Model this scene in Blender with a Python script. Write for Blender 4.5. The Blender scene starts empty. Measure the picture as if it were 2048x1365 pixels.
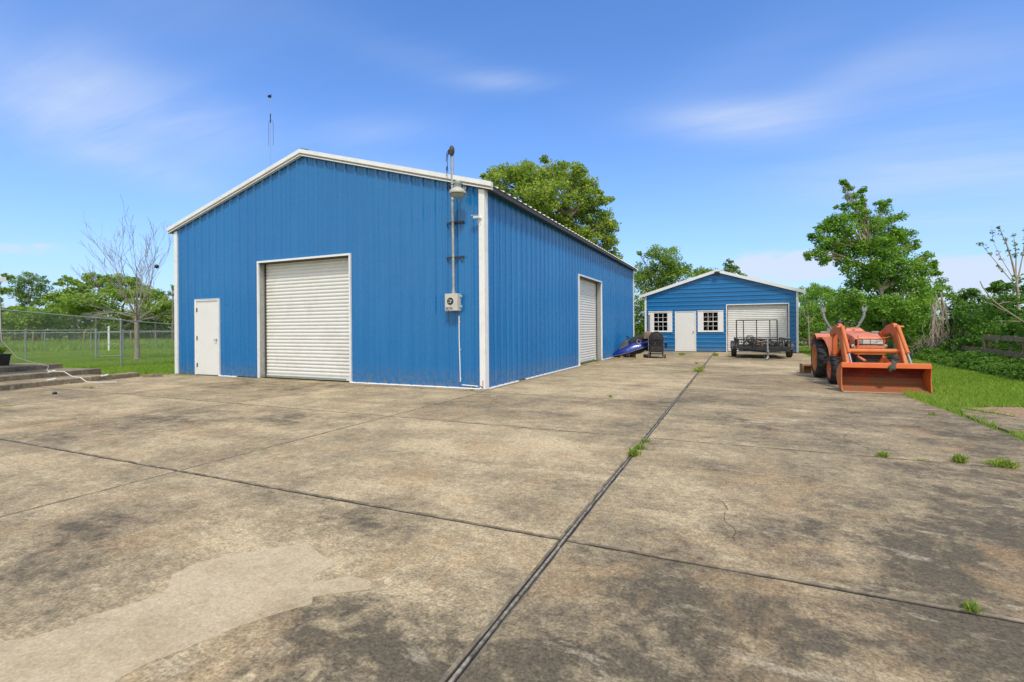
import bpy, bmesh, math, random
import numpy as np
from mathutils import Vector, Matrix

random.seed(7)
rng = np.random.default_rng(11)
S = bpy.context.scene
C = S.collection
R = math.radians

# ---------------------------------------------------------------- camera
cam_d = bpy.data.cameras.new("camera")
cam = bpy.data.objects.new("camera", cam_d)
C.objects.link(cam)
cam_d.sensor_width = 36.0
cam_d.lens = 17.336
cam_d.shift_y = -25.84 / 2048
cam_d.clip_start = 0.05
cam_d.clip_end = 3000
fw = Vector((-0.412697, 0.910869, -0.000257)); rt = Vector((0.910846, 0.412684, -0.007104)); up = Vector((0.006364, 0.003166, 0.999975))
cam.matrix_world = Matrix(((rt.x, up.x, -fw.x, 4.625), (rt.y, up.y, -fw.y, -8.858), (rt.z, up.z, -fw.z, 1.24), (0, 0, 0, 1)))
S.camera = cam

# ---------------------------------------------------------------- sun and sky
SUN_DIR = Vector((0.30, -0.50, 0.83)).normalized()
sun_d = bpy.data.lights.new("sun", 'SUN')
sun_d.energy = 2.2
sun_d.angle = R(7.0)
sun_d.color = (1.0, 0.92, 0.77)
sun = bpy.data.objects.new("sun", sun_d)
C.objects.link(sun)
sun.rotation_euler = SUN_DIR.to_track_quat('Z', 'Y').to_euler()
sun.location = (0, 0, 30)

W = bpy.data.worlds.new("World")
S.world = W
W.use_nodes = True
wn, wl = W.node_tree.nodes, W.node_tree.links
wn.clear()


def wnode(t, **kw):
    n = wn.new(t)
    for k, v in kw.items():
        setattr(n, k, v)
    return n


def wmath(op, a, b=None, c=None):
    n = wn.new('ShaderNodeMath'); n.operation = op
    for i, x in enumerate((a, b, c)):
        if x is None: continue
        if isinstance(x, (int, float)): n.inputs[i].default_value = x
        else: wl.new(x, n.inputs[i])
    return n.outputs[0]


sky = wnode('ShaderNodeTexSky', sky_type='NISHITA', sun_disc=False)
sky.sun_elevation = math.asin(SUN_DIR.z)
sky.sun_rotation = math.atan2(SUN_DIR.x, SUN_DIR.y)
sky.air_density = 1.0
sky.dust_density = 0.9
sky.ozone_density = 2.5
tint = wnode('ShaderNodeMix', data_type='RGBA', blend_type='MULTIPLY')
tint.inputs[0].default_value = 1.0
wl.new(sky.outputs[0], tint.inputs[6])
tint.inputs[7].default_value = (0.66, 1.05, 1.55, 1)
tc = wnode('ShaderNodeTexCoord')
sep = wnode('ShaderNodeSeparateXYZ'); wl.new(tc.outputs['Generated'], sep.inputs[0])
zc = wmath('MAXIMUM', sep.outputs[2], 0.02)
zq = wmath('ADD', zc, 0.10)
px = wmath('DIVIDE', sep.outputs[0], zq)
py = wmath('DIVIDE', sep.outputs[1], zq)
az = wmath('MULTIPLY', wmath('ARCTAN2', sep.outputs[0], sep.outputs[1]), 57.2958)
el = wmath('MULTIPLY', wmath('ARCSINE', sep.outputs[2]), 57.2958)
pl = wnode('ShaderNodeCombineXYZ'); wl.new(px, pl.inputs[0]); wl.new(py, pl.inputs[1])
mp = wnode('ShaderNodeMapping'); wl.new(pl.outputs[0], mp.inputs[0])
mp.inputs['Rotation'].default_value = (0, 0, R(-24))
mp.inputs['Scale'].default_value = (0.55, 1.7, 1)
nz = wnode('ShaderNodeTexNoise'); wl.new(mp.outputs[0], nz.inputs['Vector'])
nz.inputs['Scale'].default_value = 1.1; nz.inputs['Detail'].default_value = 9; nz.inputs['Roughness'].default_value = 0.5
nz.inputs['Distortion'].default_value = 0.35
ws = wnode('ShaderNodeMapRange'); mpf = wnode('ShaderNodeMapping'); wl.new(pl.outputs[0], mpf.inputs[0])
mpf.inputs['Rotation'].default_value = (0, 0, R(-31)); mpf.inputs['Scale'].default_value = (1.0, 7.0, 1)
nzf = wnode('ShaderNodeTexNoise'); wl.new(mpf.outputs[0], nzf.inputs['Vector'])
nzf.inputs['Scale'].default_value = 1.6; nzf.inputs['Detail'].default_value = 10; nzf.inputs['Roughness'].default_value = 0.6; nzf.inputs['Distortion'].default_value = 0.6
wl.new(wmath('ADD', wmath('MULTIPLY', nz.outputs[0], 0.80), wmath('MULTIPLY', nzf.outputs[0], 0.20)), ws.inputs[0])
ws.inputs[1].default_value = 0.38; ws.inputs[2].default_value = 0.70
# cirrus banks: azimuth, elevation, half widths, slant, strength
BANKS = [(-66, 19.5, 9, 4.2, -0.12, .95), (-56, 20, 6, 3, -0.1, .35), (-64, 15.6, 9, 1.7, -0.25, .40), (-25, 26.6, 5.5, .9, -.02, .62),
         (-39, 21, 7, 1.6, .12, .38), (-37, 17.5, 6, 1.4, -.1, .25), (1, 20.6, 8, 1.7, -.12, .95), (10, 22, 8, 2.4, .22, .28), (17, 18.5, 8, 4.5, .2, .34),
         (17, 12.5, 13, 4.5, -.1, .50), (-34, 28, 12, 1.8, -.15, .20), (2, 26, 10, 3, .2, .12), (-60, 30, 12, 5, 0, .22)]
acc = None
for a, e, ra, re, sl, st in BANKS:
    da = wmath('SUBTRACT', az, a); de = wmath('SUBTRACT', wmath('SUBTRACT', el, e), wmath('MULTIPLY', da, sl))
    q = wmath('ADD', wmath('POWER', wmath('ABSOLUTE', wmath('DIVIDE', da, ra)), 2.0), wmath('POWER', wmath('ABSOLUTE', wmath('DIVIDE', de, re)), 2.0))
    g = wmath('MULTIPLY', wmath('EXPONENT', wmath('MULTIPLY', q, -1.0)), st * .85)
    acc = g if acc is None else wmath('ADD', acc, g)
cir = wmath('MULTIPLY', acc, wmath('ADD', wmath('MULTIPLY', ws.outputs[0], 0.72), 0.22))
cir = wmath('ADD', cir, wmath('MULTIPLY', ws.outputs[0], 0.03))
# low heaped clouds on the horizon
mp2 = wnode('ShaderNodeCombineXYZ'); wl.new(wmath('MULTIPLY', az, 0.12), mp2.inputs[0]); wl.new(wmath('MULTIPLY', el, 0.33), mp2.inputs[1])
nz2 = wnode('ShaderNodeTexNoise'); wl.new(mp2.outputs[0], nz2.inputs['Vector'])
nz2.inputs['Scale'].default_value = 1.4; nz2.inputs['Detail'].default_value = 7; nz2.inputs['Roughness'].default_value = 0.5
HEAPS = [(3.5, 6.2, 7.5, 2.6, .95), (17.5, 3.8, 7, 3.4, .95), (-69, 6.8, 4.5, 1.1, .8), (-10, 3, 8, 1.8, .5), (-45, 3, 25, 1.2, .5)]
acc2 = None
for a, e, ra, re, st in HEAPS:
    q = wmath('ADD', wmath('POWER', wmath('ABSOLUTE', wmath('DIVIDE', wmath('SUBTRACT', az, a), ra)), 2.0), wmath('POWER', wmath('ABSOLUTE', wmath('DIVIDE', wmath('SUBTRACT', el, e), re)), 2.0))
    g = wmath('MULTIPLY', wmath('EXPONENT', wmath('MULTIPLY', q, -1.0)), st)
    acc2 = g if acc2 is None else wmath('ADD', acc2, g)
hp = wnode('ShaderNodeMapRange', interpolation_type='SMOOTHSTEP'); wl.new(wmath('ADD', acc2, wmath('MULTIPLY', wmath('SUBTRACT', nz2.outputs[0], 0.5), 1.5)), hp.inputs[0])
hp.inputs[1].default_value = 0.50; hp.inputs[2].default_value = 0.95; hp.inputs[4].default_value = 0.75
haze = wmath('MULTIPLY', wmath('EXPONENT', wmath('MULTIPLY', wmath('MAXIMUM', el, 0.0), -0.115)), 0.74)
# unseen white cloud added overhead and behind the viewer as neutral fill light
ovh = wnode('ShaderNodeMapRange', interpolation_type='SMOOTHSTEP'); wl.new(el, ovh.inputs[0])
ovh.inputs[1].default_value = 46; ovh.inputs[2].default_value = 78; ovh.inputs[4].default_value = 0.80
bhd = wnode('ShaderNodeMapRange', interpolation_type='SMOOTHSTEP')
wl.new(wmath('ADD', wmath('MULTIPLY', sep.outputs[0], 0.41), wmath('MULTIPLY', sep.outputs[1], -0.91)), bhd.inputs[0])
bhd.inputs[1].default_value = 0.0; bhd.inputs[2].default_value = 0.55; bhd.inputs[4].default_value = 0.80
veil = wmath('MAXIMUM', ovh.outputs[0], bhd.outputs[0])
tot = wmath('MINIMUM', wmath('ADD', wmath('ADD', cir, hp.outputs[0]), haze), 0.92)
cm = wnode('ShaderNodeMix', data_type='RGBA')
wl.new(tot, cm.inputs[0]); wl.new(tint.outputs[2], cm.inputs[6]); cm.inputs[7].default_value = (4.35, 4.95, 6.1, 1)
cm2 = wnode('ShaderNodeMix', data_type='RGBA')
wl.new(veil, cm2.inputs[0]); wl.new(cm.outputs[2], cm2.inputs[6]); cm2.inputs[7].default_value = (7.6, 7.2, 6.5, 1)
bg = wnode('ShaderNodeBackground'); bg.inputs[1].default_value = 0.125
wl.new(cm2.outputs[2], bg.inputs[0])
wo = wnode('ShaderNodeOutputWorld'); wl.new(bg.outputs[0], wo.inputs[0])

S.view_settings.view_transform = 'Standard'
S.view_settings.look = 'None'
S.view_settings.exposure = 0.35
S.view_settings.gamma = 1.0


# ---------------------------------------------------------------- helpers
def tag(o, label=None, cat=None, group=None, kind=None):
    if label: o['label'] = label
    if cat: o['category'] = cat
    if group: o['group'] = group
    if kind: o['kind'] = kind
    return o


def thing(name, label, cat, loc=(0, 0, 0), rz=0.0, group=None):
    o = bpy.data.objects.new(name, None)
    C.objects.link(o)
    o.empty_display_size = 0.2
    o.location = loc; o.rotation_euler = (0, 0, rz)
    return tag(o, label, cat, group)


class MB:
    def __init__(s):
        s.v = []; s.f = []; s.m = []

    def add(s, vs, fs, m=0, M=None):
        b = len(s.v)
        if M is not None: vs = [M @ Vector(x) for x in vs]
        s.v += [tuple(x) for x in vs]
        s.f += [tuple(i + b for i in f) for f in fs]
        s.m += [m] * len(fs)
        return s

    def box(s, c, d, m=0, rot=None):
        x, y, z = d[0] / 2, d[1] / 2, d[2] / 2
        vs = [Vector((sx * x, sy * y, sz * z)) for sx in (-1, 1) for sy in (-1, 1) for sz in (-1, 1)]
        if rot is not None: vs = [rot @ v for v in vs]
        vs = [v + Vector(c) for v in vs]
        return s.add(vs, [(0, 1, 3, 2), (4, 6, 7, 5), (0, 4, 5, 1), (2, 3, 7, 6), (0, 2, 6, 4), (1, 5, 7, 3)], m)

    def bar(s, p0, p1, w, h, m=0, upv=(0, 0, 1)):
        p0, p1 = Vector(p0), Vector(p1); d = (p1 - p0); L = d.length; d.normalize()
        u = Vector(upv); sx = d.cross(u)
        if sx.length < 1e-4: sx = d.cross(Vector((0, 1, 0)))
        sx.normalize(); u = sx.cross(d)
        rot = Matrix((sx, d, u)).transposed()
        return s.box((p0 + p1) / 2, (w, L, h), m, rot)

    def tube(s, pts, rs, n=8, m=0, cap=True):
        pts = [Vector(p) for p in pts]
        if isinstance(rs, (int, float)): rs = [rs] * len(pts)
        vs = []; fs = []; ref = None
        for i, p in enumerate(pts):
            a = pts[max(0, i - 1)]; b = pts[min(len(pts) - 1, i + 1)]
            d = (b - a).normalized()
            if ref is None:
                ref = Vector((0, 0, 1)) if abs(d.z) < .9 else Vector((1, 0, 0))
            x = ref - d * ref.dot(d)
            if x.length < 1e-4: x = d.orthogonal()
            x.normalize(); ref = x; y = d.cross(x)
            for k in range(n):
                t = 2 * math.pi * k / n
                vs.append(p + (x * math.cos(t) + y * math.sin(t)) * rs[i])
        for i in range(len(pts) - 1):
            for k in range(n):
                k2 = (k + 1) % n
                fs.append((i * n + k, i * n + k2, (i + 1) * n + k2, (i + 1) * n + k))
        if cap:
            fs.append(tuple(range(n))[::-1]); fs.append(tuple((len(pts) - 1) * n + k for k in range(n)))
        return s.add(vs, fs, m)

    def ring(s, c, axis, r, t, n=24, k=8, m=0):
        c = Vector(c); a = Vector(axis).normalized(); x = a.orthogonal().normalized(); y = a.cross(x)
        vs = []; fs = []
        for i in range(n):
            A = 2 * math.pi * i / n; d = x * math.cos(A) + y * math.sin(A)
            for j in range(k):
                B = 2 * math.pi * j / k
                vs.append(c + d * (r + t * math.cos(B)) + a * t * math.sin(B))
        for i in range(n):
            for j in range(k):
                fs.append((i * k + j, ((i + 1) % n) * k + j, ((i + 1) % n) * k + (j + 1) % k, i * k + (j + 1) % k))
        return s.add(vs, fs, m)

    def lathe(s, c, axis, prof, n=32, m=0):
        """prof: (distance along axis, radius)"""
        c = Vector(c); a = Vector(axis).normalized(); x = a.orthogonal().normalized(); y = a.cross(x)
        vs = []; fs = []; k = len(prof)
        for i in range(n):
            A = 2 * math.pi * i / n; d = x * math.cos(A) + y * math.sin(A)
            for h, r in prof: vs.append(c + a * h + d * r)
        for i in range(n):
            for j in range(k - 1):
                fs.append((i * k + j, ((i + 1) % n) * k + j, ((i + 1) % n) * k + j + 1, i * k + j + 1))
        return s.add(vs, fs, m)

    def prism(s, poly, a0, a1, axis='x', m=0):
        """poly in the two other axes, extruded between a0 and a1"""
        def P(u, v, a):
            return {'x': (a, u, v), 'y': (u, a, v), 'z': (u, v, a)}[axis]
        n = len(poly)
        vs = [P(u, v, a0) for u, v in poly] + [P(u, v, a1) for u, v in poly]
        fs = [tuple(range(n))[::-1], tuple(range(n, 2 * n))] + [(i, (i + 1) % n, n + (i + 1) % n, n + i) for i in range(n)]
        return s.add(vs, fs, m)

    def build(s, name, mats, parent=None, smooth=None, bevel=0, recalc=True):
        me = bpy.data.meshes.new(name)
        me.from_pydata(s.v, [], s.f)
        if not isinstance(mats, (list, tuple)): mats = [mats]
        for x in mats: me.materials.append(x)
        me.polygons.foreach_set('material_index', s.m)
        if recalc:
            bm = bmesh.new(); bm.from_mesh(me); bmesh.ops.recalc_face_normals(bm, faces=bm.faces); bm.to_mesh(me); bm.free()
        if smooth is not None:
            me.shade_smooth(); me.set_sharp_from_angle(angle=R(smooth))
        me.update()
        o = bpy.data.objects.new(name, me)
        C.objects.link(o)
        if parent: o.parent = parent
        if bevel:
            b = o.modifiers.new('bevel', 'BEVEL'); b.width = bevel; b.segments = 2; b.limit_method = 'ANGLE'; b.angle_limit = R(40)
        return o


def quads_mesh(name, V, mat, parent=None, tint=None, nv=4):
    """V: (n, nv, 3) array of separate faces"""
    n = len(V)
    me = bpy.data.meshes.new(name)
    me.vertices.add(n * nv); me.loops.add(n * nv); me.polygons.add(n)
    me.vertices.foreach_set('co', np.ascontiguousarray(V, dtype=np.float32).ravel())
    me.loops.foreach_set('vertex_index', np.arange(n * nv, dtype=np.int32))
    me.polygons.foreach_set('loop_start', np.arange(0, n * nv, nv, dtype=np.int32))
    if tint is not None:
        at = me.attributes.new('tint', 'FLOAT', 'FACE')
        at.data.foreach_set('value', np.asarray(tint, dtype=np.float32))
    me.materials.append(mat)
    me.update(calc_edges=True)
    me.validate()
    o = bpy.data.objects.new(name, me)
    C.objects.link(o)
    if parent: o.parent = parent
    return o


# ---------------------------------------------------------------- materials
class NT:
    def __init__(s, name):
        s.mat = bpy.data.materials.new(name); s.mat.use_nodes = True
        s.n = s.mat.node_tree.nodes; s.l = s.mat.node_tree.links
        s.b = s.n['Principled BSDF']
        s.out = s.n['Material Output']
        s.co = None

    def coord(s, which='Object'):
        if s.co is None: s.co = s.n.new('ShaderNodeTexCoord')
        return s.co.outputs[which]

    def mapping(s, scale=(1, 1, 1), rot=(0, 0, 0), which='Object'):
        m = s.n.new('ShaderNodeMapping'); s.l.new(s.coord(which), m.inputs[0])
        m.inputs['Scale'].default_value = scale; m.inputs['Rotation'].default_value = rot
        return m.outputs[0]

    def noise(s, scale, detail=4, rough=.5, dist=0, vec=None):
        n = s.n.new('ShaderNodeTexNoise'); n.inputs['Scale'].default_value = scale
        n.inputs['Detail'].default_value = detail; n.inputs['Roughness'].default_value = rough; n.inputs['Distortion'].default_value = dist
        s.l.new(vec if vec is not None else s.coord(), n.inputs['Vector'])
        return n.outputs[0]

    def ramp(s, f, stops, interp='LINEAR'):
        r = s.n.new('ShaderNodeValToRGB'); s.l.new(f, r.inputs[0]); r.color_ramp.interpolation = interp
        e = r.color_ramp.elements
        while len(e) < len(stops): e.new(0.5)
        for x, (p, c) in zip(e, stops):
            x.position = p; x.color = (*c, 1) if len(c) == 3 else c
        return r.outputs[0]

    def rng(s, f, a, b, c=0, d=1):
        r = s.n.new('ShaderNodeMapRange'); s.l.new(f, r.inputs[0])
        for i, x in enumerate((a, b, c, d)): r.inputs[i + 1].default_value = x
        return r.outputs[0]

    def mix(s, f, a, b, mode='MIX'):
        m = s.n.new('ShaderNodeMix'); m.data_type = 'RGBA'; m.blend_type = mode
        for i, x in ((0, f), (6, a), (7, b)):
            if isinstance(x, (int, float)): m.inputs[i].default_value = x
            elif isinstance(x, (tuple, list)): m.inputs[i].default_value = (*x, 1) if len(x) == 3 else x
            else: s.l.new(x, m.inputs[i])
        return m.outputs[2]

    def math(s, op, a, b=None):
        n = s.n.new('ShaderNodeMath'); n.operation = op
        for i, x in enumerate((a, b)):
            if x is None: continue
            if isinstance(x, (int, float)): n.inputs[i].default_value = x
            else: s.l.new(x, n.inputs[i])
        return n.outputs[0]

    def color(s, c):
        if isinstance(c, (tuple, list)): s.b.inputs['Base Color'].default_value = (*c, 1)
        else: s.l.new(c, s.b.inputs['Base Color'])
        return s

    def set(s, **kw):
        for k, v in kw.items():
            i = s.b.inputs[k.replace('_', ' ')]
            if isinstance(v, (int, float)): i.default_value = v
            else: s.l.new(v, i)
        return s

    def bump(s, f, strength=.3, dist=.01):
        n = s.n.new('ShaderNodeBump'); n.inputs['Strength'].default_value = strength; n.inputs['Distance'].default_value = dist
        s.l.new(f, n.inputs['Height']); s.l.new(n.outputs[0], s.b.inputs['Normal'])
        return s


def plain(name, c, rough=.5, metal=0, var=.12, scale=3, dirt=None, dirt_amt=.35, dirt_scale=6, bump=0):
    t = NT(name)
    lo = tuple(x * (1 - var) for x in c); hi = tuple(min(1, x * (1 + var)) for x in c)
    col = t.ramp(t.noise(scale, 5, .6), [(.3, lo), (.7, hi)])
    if dirt:
        f = t.rng(t.noise(dirt_scale, 8, .7, .3), .48, .66, 0, dirt_amt)
        col = t.mix(f, col, dirt)
    t.color(col).set(Roughness=rough, Metallic=metal)
    if bump: t.bump(t.noise(scale * 12, 4, .6), bump, .01)
    return t.mat


M = {}
t = NT('blue_painted_steel')
big = t.noise(.35, 4, .6, vec=t.mapping((1, 1, .5)))
streak = t.noise(7, 5, .65, vec=t.mapping((1, 1, .035)))
col = t.mix(t.rng(big, .3, .7), (.004, .142, .400), (.008, .166, .450))
col = t.mix(t.rng(streak, .42, .70, 0, .40), col, (.022, .205, .47))
gx = t.n.new('ShaderNodeSeparateXYZ'); t.l.new(t.coord(), gx.inputs[0])
sheet = t.math('FLOOR', t.math('DIVIDE', t.math('ADD', gx.outputs[0], gx.outputs[1]), .915))
wh_ = t.n.new('ShaderNodeTexWhiteNoise'); wh_.noise_dimensions = '1D'; t.l.new(sheet, wh_.inputs['W'])
col = t.mix(t.rng(wh_.outputs['Value'], 0, 1, 0, .34), col, (.003, .122, .365))
foot = t.math('MULTIPLY', t.rng(gx.outputs[2], .0, .45, 1, 0), t.rng(t.noise(9, 6, .7), .42, .62, 0, .8))
col = t.mix(foot, col, (.16, .17, .16))
drip = t.math('MULTIPLY', t.rng(t.noise(16, 5, .7, vec=t.mapping((1, 1, .02))), .62, .72, 0, .18), t.rng(t.noise(.8, 3, .5), .45, .6))
col = t.mix(drip, col, (.09, .17, .27))
t.color(col).set(Roughness=t.rng(t.noise(2.5, 4, .6), .3, .7, .20, .34)).set(Specular_IOR_Level=.6)
t.bump(t.noise(1.1, 2, .4, vec=t.mapping((1, 1, .25))), .35, .014)
M['blue'] = t.mat
t = NT('blue_painted_siding')
col = t.mix(t.rng(t.noise(.8, 5, .6), .3, .7), (.008, .150, .39), (.014, .178, .44))
gx = t.n.new('ShaderNodeSeparateXYZ'); t.l.new(t.coord(), gx.inputs[0])
col = t.mix(t.math('MULTIPLY', t.rng(gx.outputs[2], .0, .4, 1, 0), t.rng(t.noise(9, 6, .7), .42, .62, 0, .7)), col, (.16, .17, .16))
t.color(col).set(Roughness=.3)
t.bump(t.noise(1.3, 3, .4), .3, .012)
M['siding'] = t.mat
M['white'] = plain('white_painted_metal', (.79, .80, .80), .4, 0, .03, 2, (.42, .38, .32), .22, 3)
M['whitedoor'] = plain('off_white_door_paint', (.76, .77, .765), .45, 0, .02, 2, (.5, .47, .4), .15, 2)
M['slat'] = plain('cream_slat_paint', (.73, .74, .725), .42, 0, .03, 2, (.42, .38, .3), .25, 2)
M['galv'] = plain('galvanised_steel', (.40, .42, .42), .42, .55, .15, 12)
M['galvdull'] = plain('weathered_galvanised_tube', (.30, .335, .33), .55, .3, .2, 9)
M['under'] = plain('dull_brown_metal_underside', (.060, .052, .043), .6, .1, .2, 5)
M['roofmetal'] = plain('pale_roof_metal', (.62, .63, .62), .45, .2, .06, 3)
M['fascia_groove'] = plain('shadow_groove_flashing', (.42, .38, .32), .5, 0, .06, 4)  # grey-brown stands in for the shadow in the trim gap
M['dark'] = plain('black_rubber', (.022, .022, .023), .75, 0, .3, 8, (.12, .10, .08), .3, 7)
M['black'] = plain('black_paint', (.018, .018, .02), .5, 0, .3, 8, (.10, .085, .07), .25, 9)
M['screw'] = plain('dark_screw_head', (.03, .09, .17), .5, .2, .1, 5)
M['steel'] = plain('bright_steel', (.62, .62, .63), .25, .9, .08, 9)
M['brass'] = plain('dull_brass', (.35, .28, .17), .35, .8, .1, 9)


# ---- concrete
STAINS = [(2.98, -7.55, .30, .13), (2.35, -6.45, .4, .06), (1.2, -7.2, .5, .08), (3.30, -7.25, .42, .15), (3.85, -7.6, .6, .10), (5.25, -5.6, .7, .085), (6.0, -5.2, .7, .06), (6.4, -3.9, .6, .09), (4.8, -1.8, .55, .10), (4.4, -6.9, .5, .09), (5.0, -6.6, .5, .10), (-2.4, -4.7, 1.0, .09), (-1.0, -4.1, .8, .08), (-3.9, -5.5, .9, .06), (-3.6, -.9, 1.3, .09), (3.55, -4.9, .3, .03), (.9, 10.0, .9, .08), (5.3, 12.2, 1.2, .10), (2.2, -6.45, .35, .05), (7.2, -1.7, .7, .08)]
def concrete(name, light, mid, dark, darkness=0.0, offset=0.0, tone=1.0, ochre=1.0, grain=1.0):
    t = NT(name)
    base = t.mapping((1, 1, 1))
    n1 = t.noise(.42, 9, .62, .8)
    n2 = t.noise(1.7, 10, .68, .5)
    n3 = t.noise(9, 8, .72, .3)
    n4 = t.noise(70, 4, .7)
    st = t.noise(1.2, 8, .7, .3, vec=t.mapping((.35, 2.2, 1), (0, 0, R(12))))
    # darker, dirtier towards the right hand foreground
    gx = t.n.new('ShaderNodeSeparateXYZ'); t.l.new(t.coord(), gx.inputs[0])
    right = t.rng(gx.outputs[0], 3.6, 6.6, 0, .05)
    near = t.rng(gx.outputs[1], 3, -4, 0, 1)
    f = t.math('ADD', t.math('MULTIPLY', n1, .42), t.math('MULTIPLY', n2, .34))
    f = t.math('ADD', f, t.math('MULTIPLY', st, .24))
    f = t.math('ADD', f, t.math('MULTIPLY', t.math('SUBTRACT', n3, .5), .46))
    f = t.math('ADD', f, t.math('MULTIPLY', right, near))
    for (sx, sy, sr, sa) in STAINS:
        vs_ = t.n.new('ShaderNodeVectorMath'); vs_.operation = 'DISTANCE'; t.l.new(t.coord(), vs_.inputs[0]); vs_.inputs[1].default_value = (sx, sy, 0)
        g1 = t.math('EXPONENT', t.math('MULTIPLY', t.math('POWER', t.math('DIVIDE', vs_.outputs['Value'], sr), 2.0), -1.0))
        f = t.math('ADD', f, t.math('MULTIPLY', t.math('MULTIPLY', g1, sa * .82), t.rng(t.math('ADD', n2, t.math('MULTIPLY', n3, .6)), .62, .98, .15, 1.6)))
    at = t.n.new('ShaderNodeAttribute'); at.attribute_name = 'tone'
    f = t.math('ADD', f, at.outputs['Fac'])
    f = t.math('ADD', f, darkness - .012)
    col = t.ramp(f, [(.385, light), (.475, mid), (.635, dark)])
    # sandy ochre bloom
    o = t.rng(t.noise(1.1, 9, .7, 1.0, vec=t.mapping((1, 1, 1), (0, 0, 1.1))), .52, .70, 0, .55 * ochre)
    col = t.mix(o, col, (.46, .305, .155))
    # pale scuffs
    p = t.rng(t.noise(3.1, 8, .75, .2, vec=t.mapping((.6, 1.6, 1), (0, 0, .4))), .57, .66, 0, .55)
    col = t.mix(p, col, (.52, .44, .31))
    # aggregate speckle and pitting
    n5 = t.noise(24, 6, .75)
    sp = t.math('MULTIPLY', t.rng(n4, .30, .72, .52, 1.48), t.rng(n5, .30, .70, .62, 1.36))
    sp = t.math('MULTIPLY', sp, t.rng(n3, .3, .7, .84, 1.14))
    cs = t.n.new('ShaderNodeCombineColor')
    for i in range(3): t.l.new(sp, cs.inputs[i])
    col = t.mix(grain, col, cs.outputs[0], 'MULTIPLY')
    vo = t.n.new('ShaderNodeTexVoronoi'); vo.inputs['Scale'].default_value = 26; t.l.new(t.coord(), vo.inputs['Vector'])
    pit = t.rng(vo.outputs['Distance'], .0, .16, .55, 0)
    msk = t.rng(t.noise(2.2, 4, .6), .5, .62)
    col = t.mix(t.math('MULTIPLY', pit, msk), col, (.07, .06, .05))
    if tone != 1: col = t.mix(1.0, col, (tone, tone, tone), 'MULTIPLY')
    t.color(col).set(Roughness=.9).set(Specular_IOR_Level=.25)
    t.bump(t.math('ADD', t.math('MULTIPLY', n4, .5), n3), .55, .006)
    return t.mat


M['conc'] = concrete('stained_concrete', (.56, .45, .275), (.37, .295, .18), (.125, .103, .070))
M['conc_clean'] = concrete('washed_concrete', (.53, .435, .285), (.44, .355, .225), (.31, .25, .16), -.06, ochre=.45, grain=.45)
M['conc_dark'] = concrete('dark_concrete', (.38, .33, .25), (.23, .20, .15), (.115, .105, .08), .02)
M['jointedge'] = plain('stained_slab_edge', (.15, .125, .09), .95, 0, .5, 9, (.36, .30, .21), .7, 7)
M['joint'] = plain('dark_joint_dirt', (.020, .018, .014), .95, 0, .4, 14)
M['jointwood'] = plain('weathered_joint_wood', (.27, .24, .19), .9, 0, .5, 30, (.03, .026, .02), .8, 9)

t = NT('lawn')
a = t.noise(.22, 6, .6, .4); b = t.noise(3.5, 8, .7); c = t.noise(40, 5, .7)
col = t.ramp(a, [(.3, (.19, .29, .040)), (.55, (.25, .34, .060)), (.75, (.32, .35, .10))])
col = t.mix(t.rng(b, .45, .72, 0, .55), col, (.12, .20, .028))
col = t.mix(t.rng(c, .35, .7, 0, .5), col, (.36, .42, .12))
t.color(col).set(Roughness=1.0).set(Specular_IOR_Level=.1)
t.bump(t.math('ADD', c, b), 1.0, .08)
M['lawn'] = t.mat
M['dirt'] = plain('bare_brown_dirt', (.34, .22, .125), .95, 0, .3, 5, (.16, .11, .06), .5, 8, .5)


def leafmat(name, c1, c2, c3, trans=.42, LK=1.5):
    t = NT(name)
    at = t.n.new('ShaderNodeAttribute'); at.attribute_name = 'tint'
    col = t.ramp(at.outputs['Fac'], [(0, tuple(x * LK for x in c1)), (.55, tuple(x * LK for x in c2)), (1, tuple(x * LK for x in c3))])
    t.color(col).set(Roughness=.62).set(Specular_IOR_Level=.22)
    tr = t.n.new('ShaderNodeBsdfTranslucent')
    tcol = t.mix(1.0, col, (1.25, 1.3, .55), 'MULTIPLY'); t.l.new(tcol, tr.inputs[0])
    mx = t.n.new('ShaderNodeMixShader'); mx.inputs[0].default_value = trans
    t.l.new(t.b.outputs[0], mx.inputs[1]); t.l.new(tr.outputs[0], mx.inputs[2]); t.l.new(mx.outputs[0], t.out.inputs[0])
    return t.mat


M['leaf_pecan'] = leafmat('pecan_leaves', (.10, .155, .022), (.185, .255, .045), (.30, .345, .085))
M['leaf_lace'] = leafmat('lacy_leaves', (.085, .15, .030), (.155, .24, .050), (.25, .32, .085))
M['leaf_sparse'] = leafmat('sparse_leaves', (.06, .115, .024), (.12, .195, .045), (.21, .28, .09))
M['leaf_loose'] = leafmat('poplar_leaves', (.065, .15, .018), (.125, .24, .032), (.21, .32, .06))
M['leaf_bush'] = leafmat('bush_leaves', (.07, .15, .020), (.13, .24, .034), (.23, .33, .066))
M['leaf_dark'] = leafmat('dark_glossy_leaves', (.035, .095, .014), (.07, .155, .024), (.14, .24, .045))
M['leaf_far'] = leafmat('tree_line_leaves', (.09, .16, .030), (.17, .26, .050), (.29, .36, .085))
M['leaf_vine'] = leafmat('ground_vine_leaves', (.04, .10, .015), (.085, .175, .027), (.16, .25, .05))
M['grass'] = leafmat('grass_blades', (.17, .28, .035), (.25, .37, .055), (.36, .44, .10), .45, 1.12)
M['weed'] = leafmat('weed_leaves', (.18, .27, .045), (.28, .38, .07), (.42, .46, .13), .4, 1.0)
M['bark'] = plain('grey_bark', (.20, .165, .125), .9, 0, .4, 9, (.09, .07, .05), .5, 12, .6)
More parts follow.
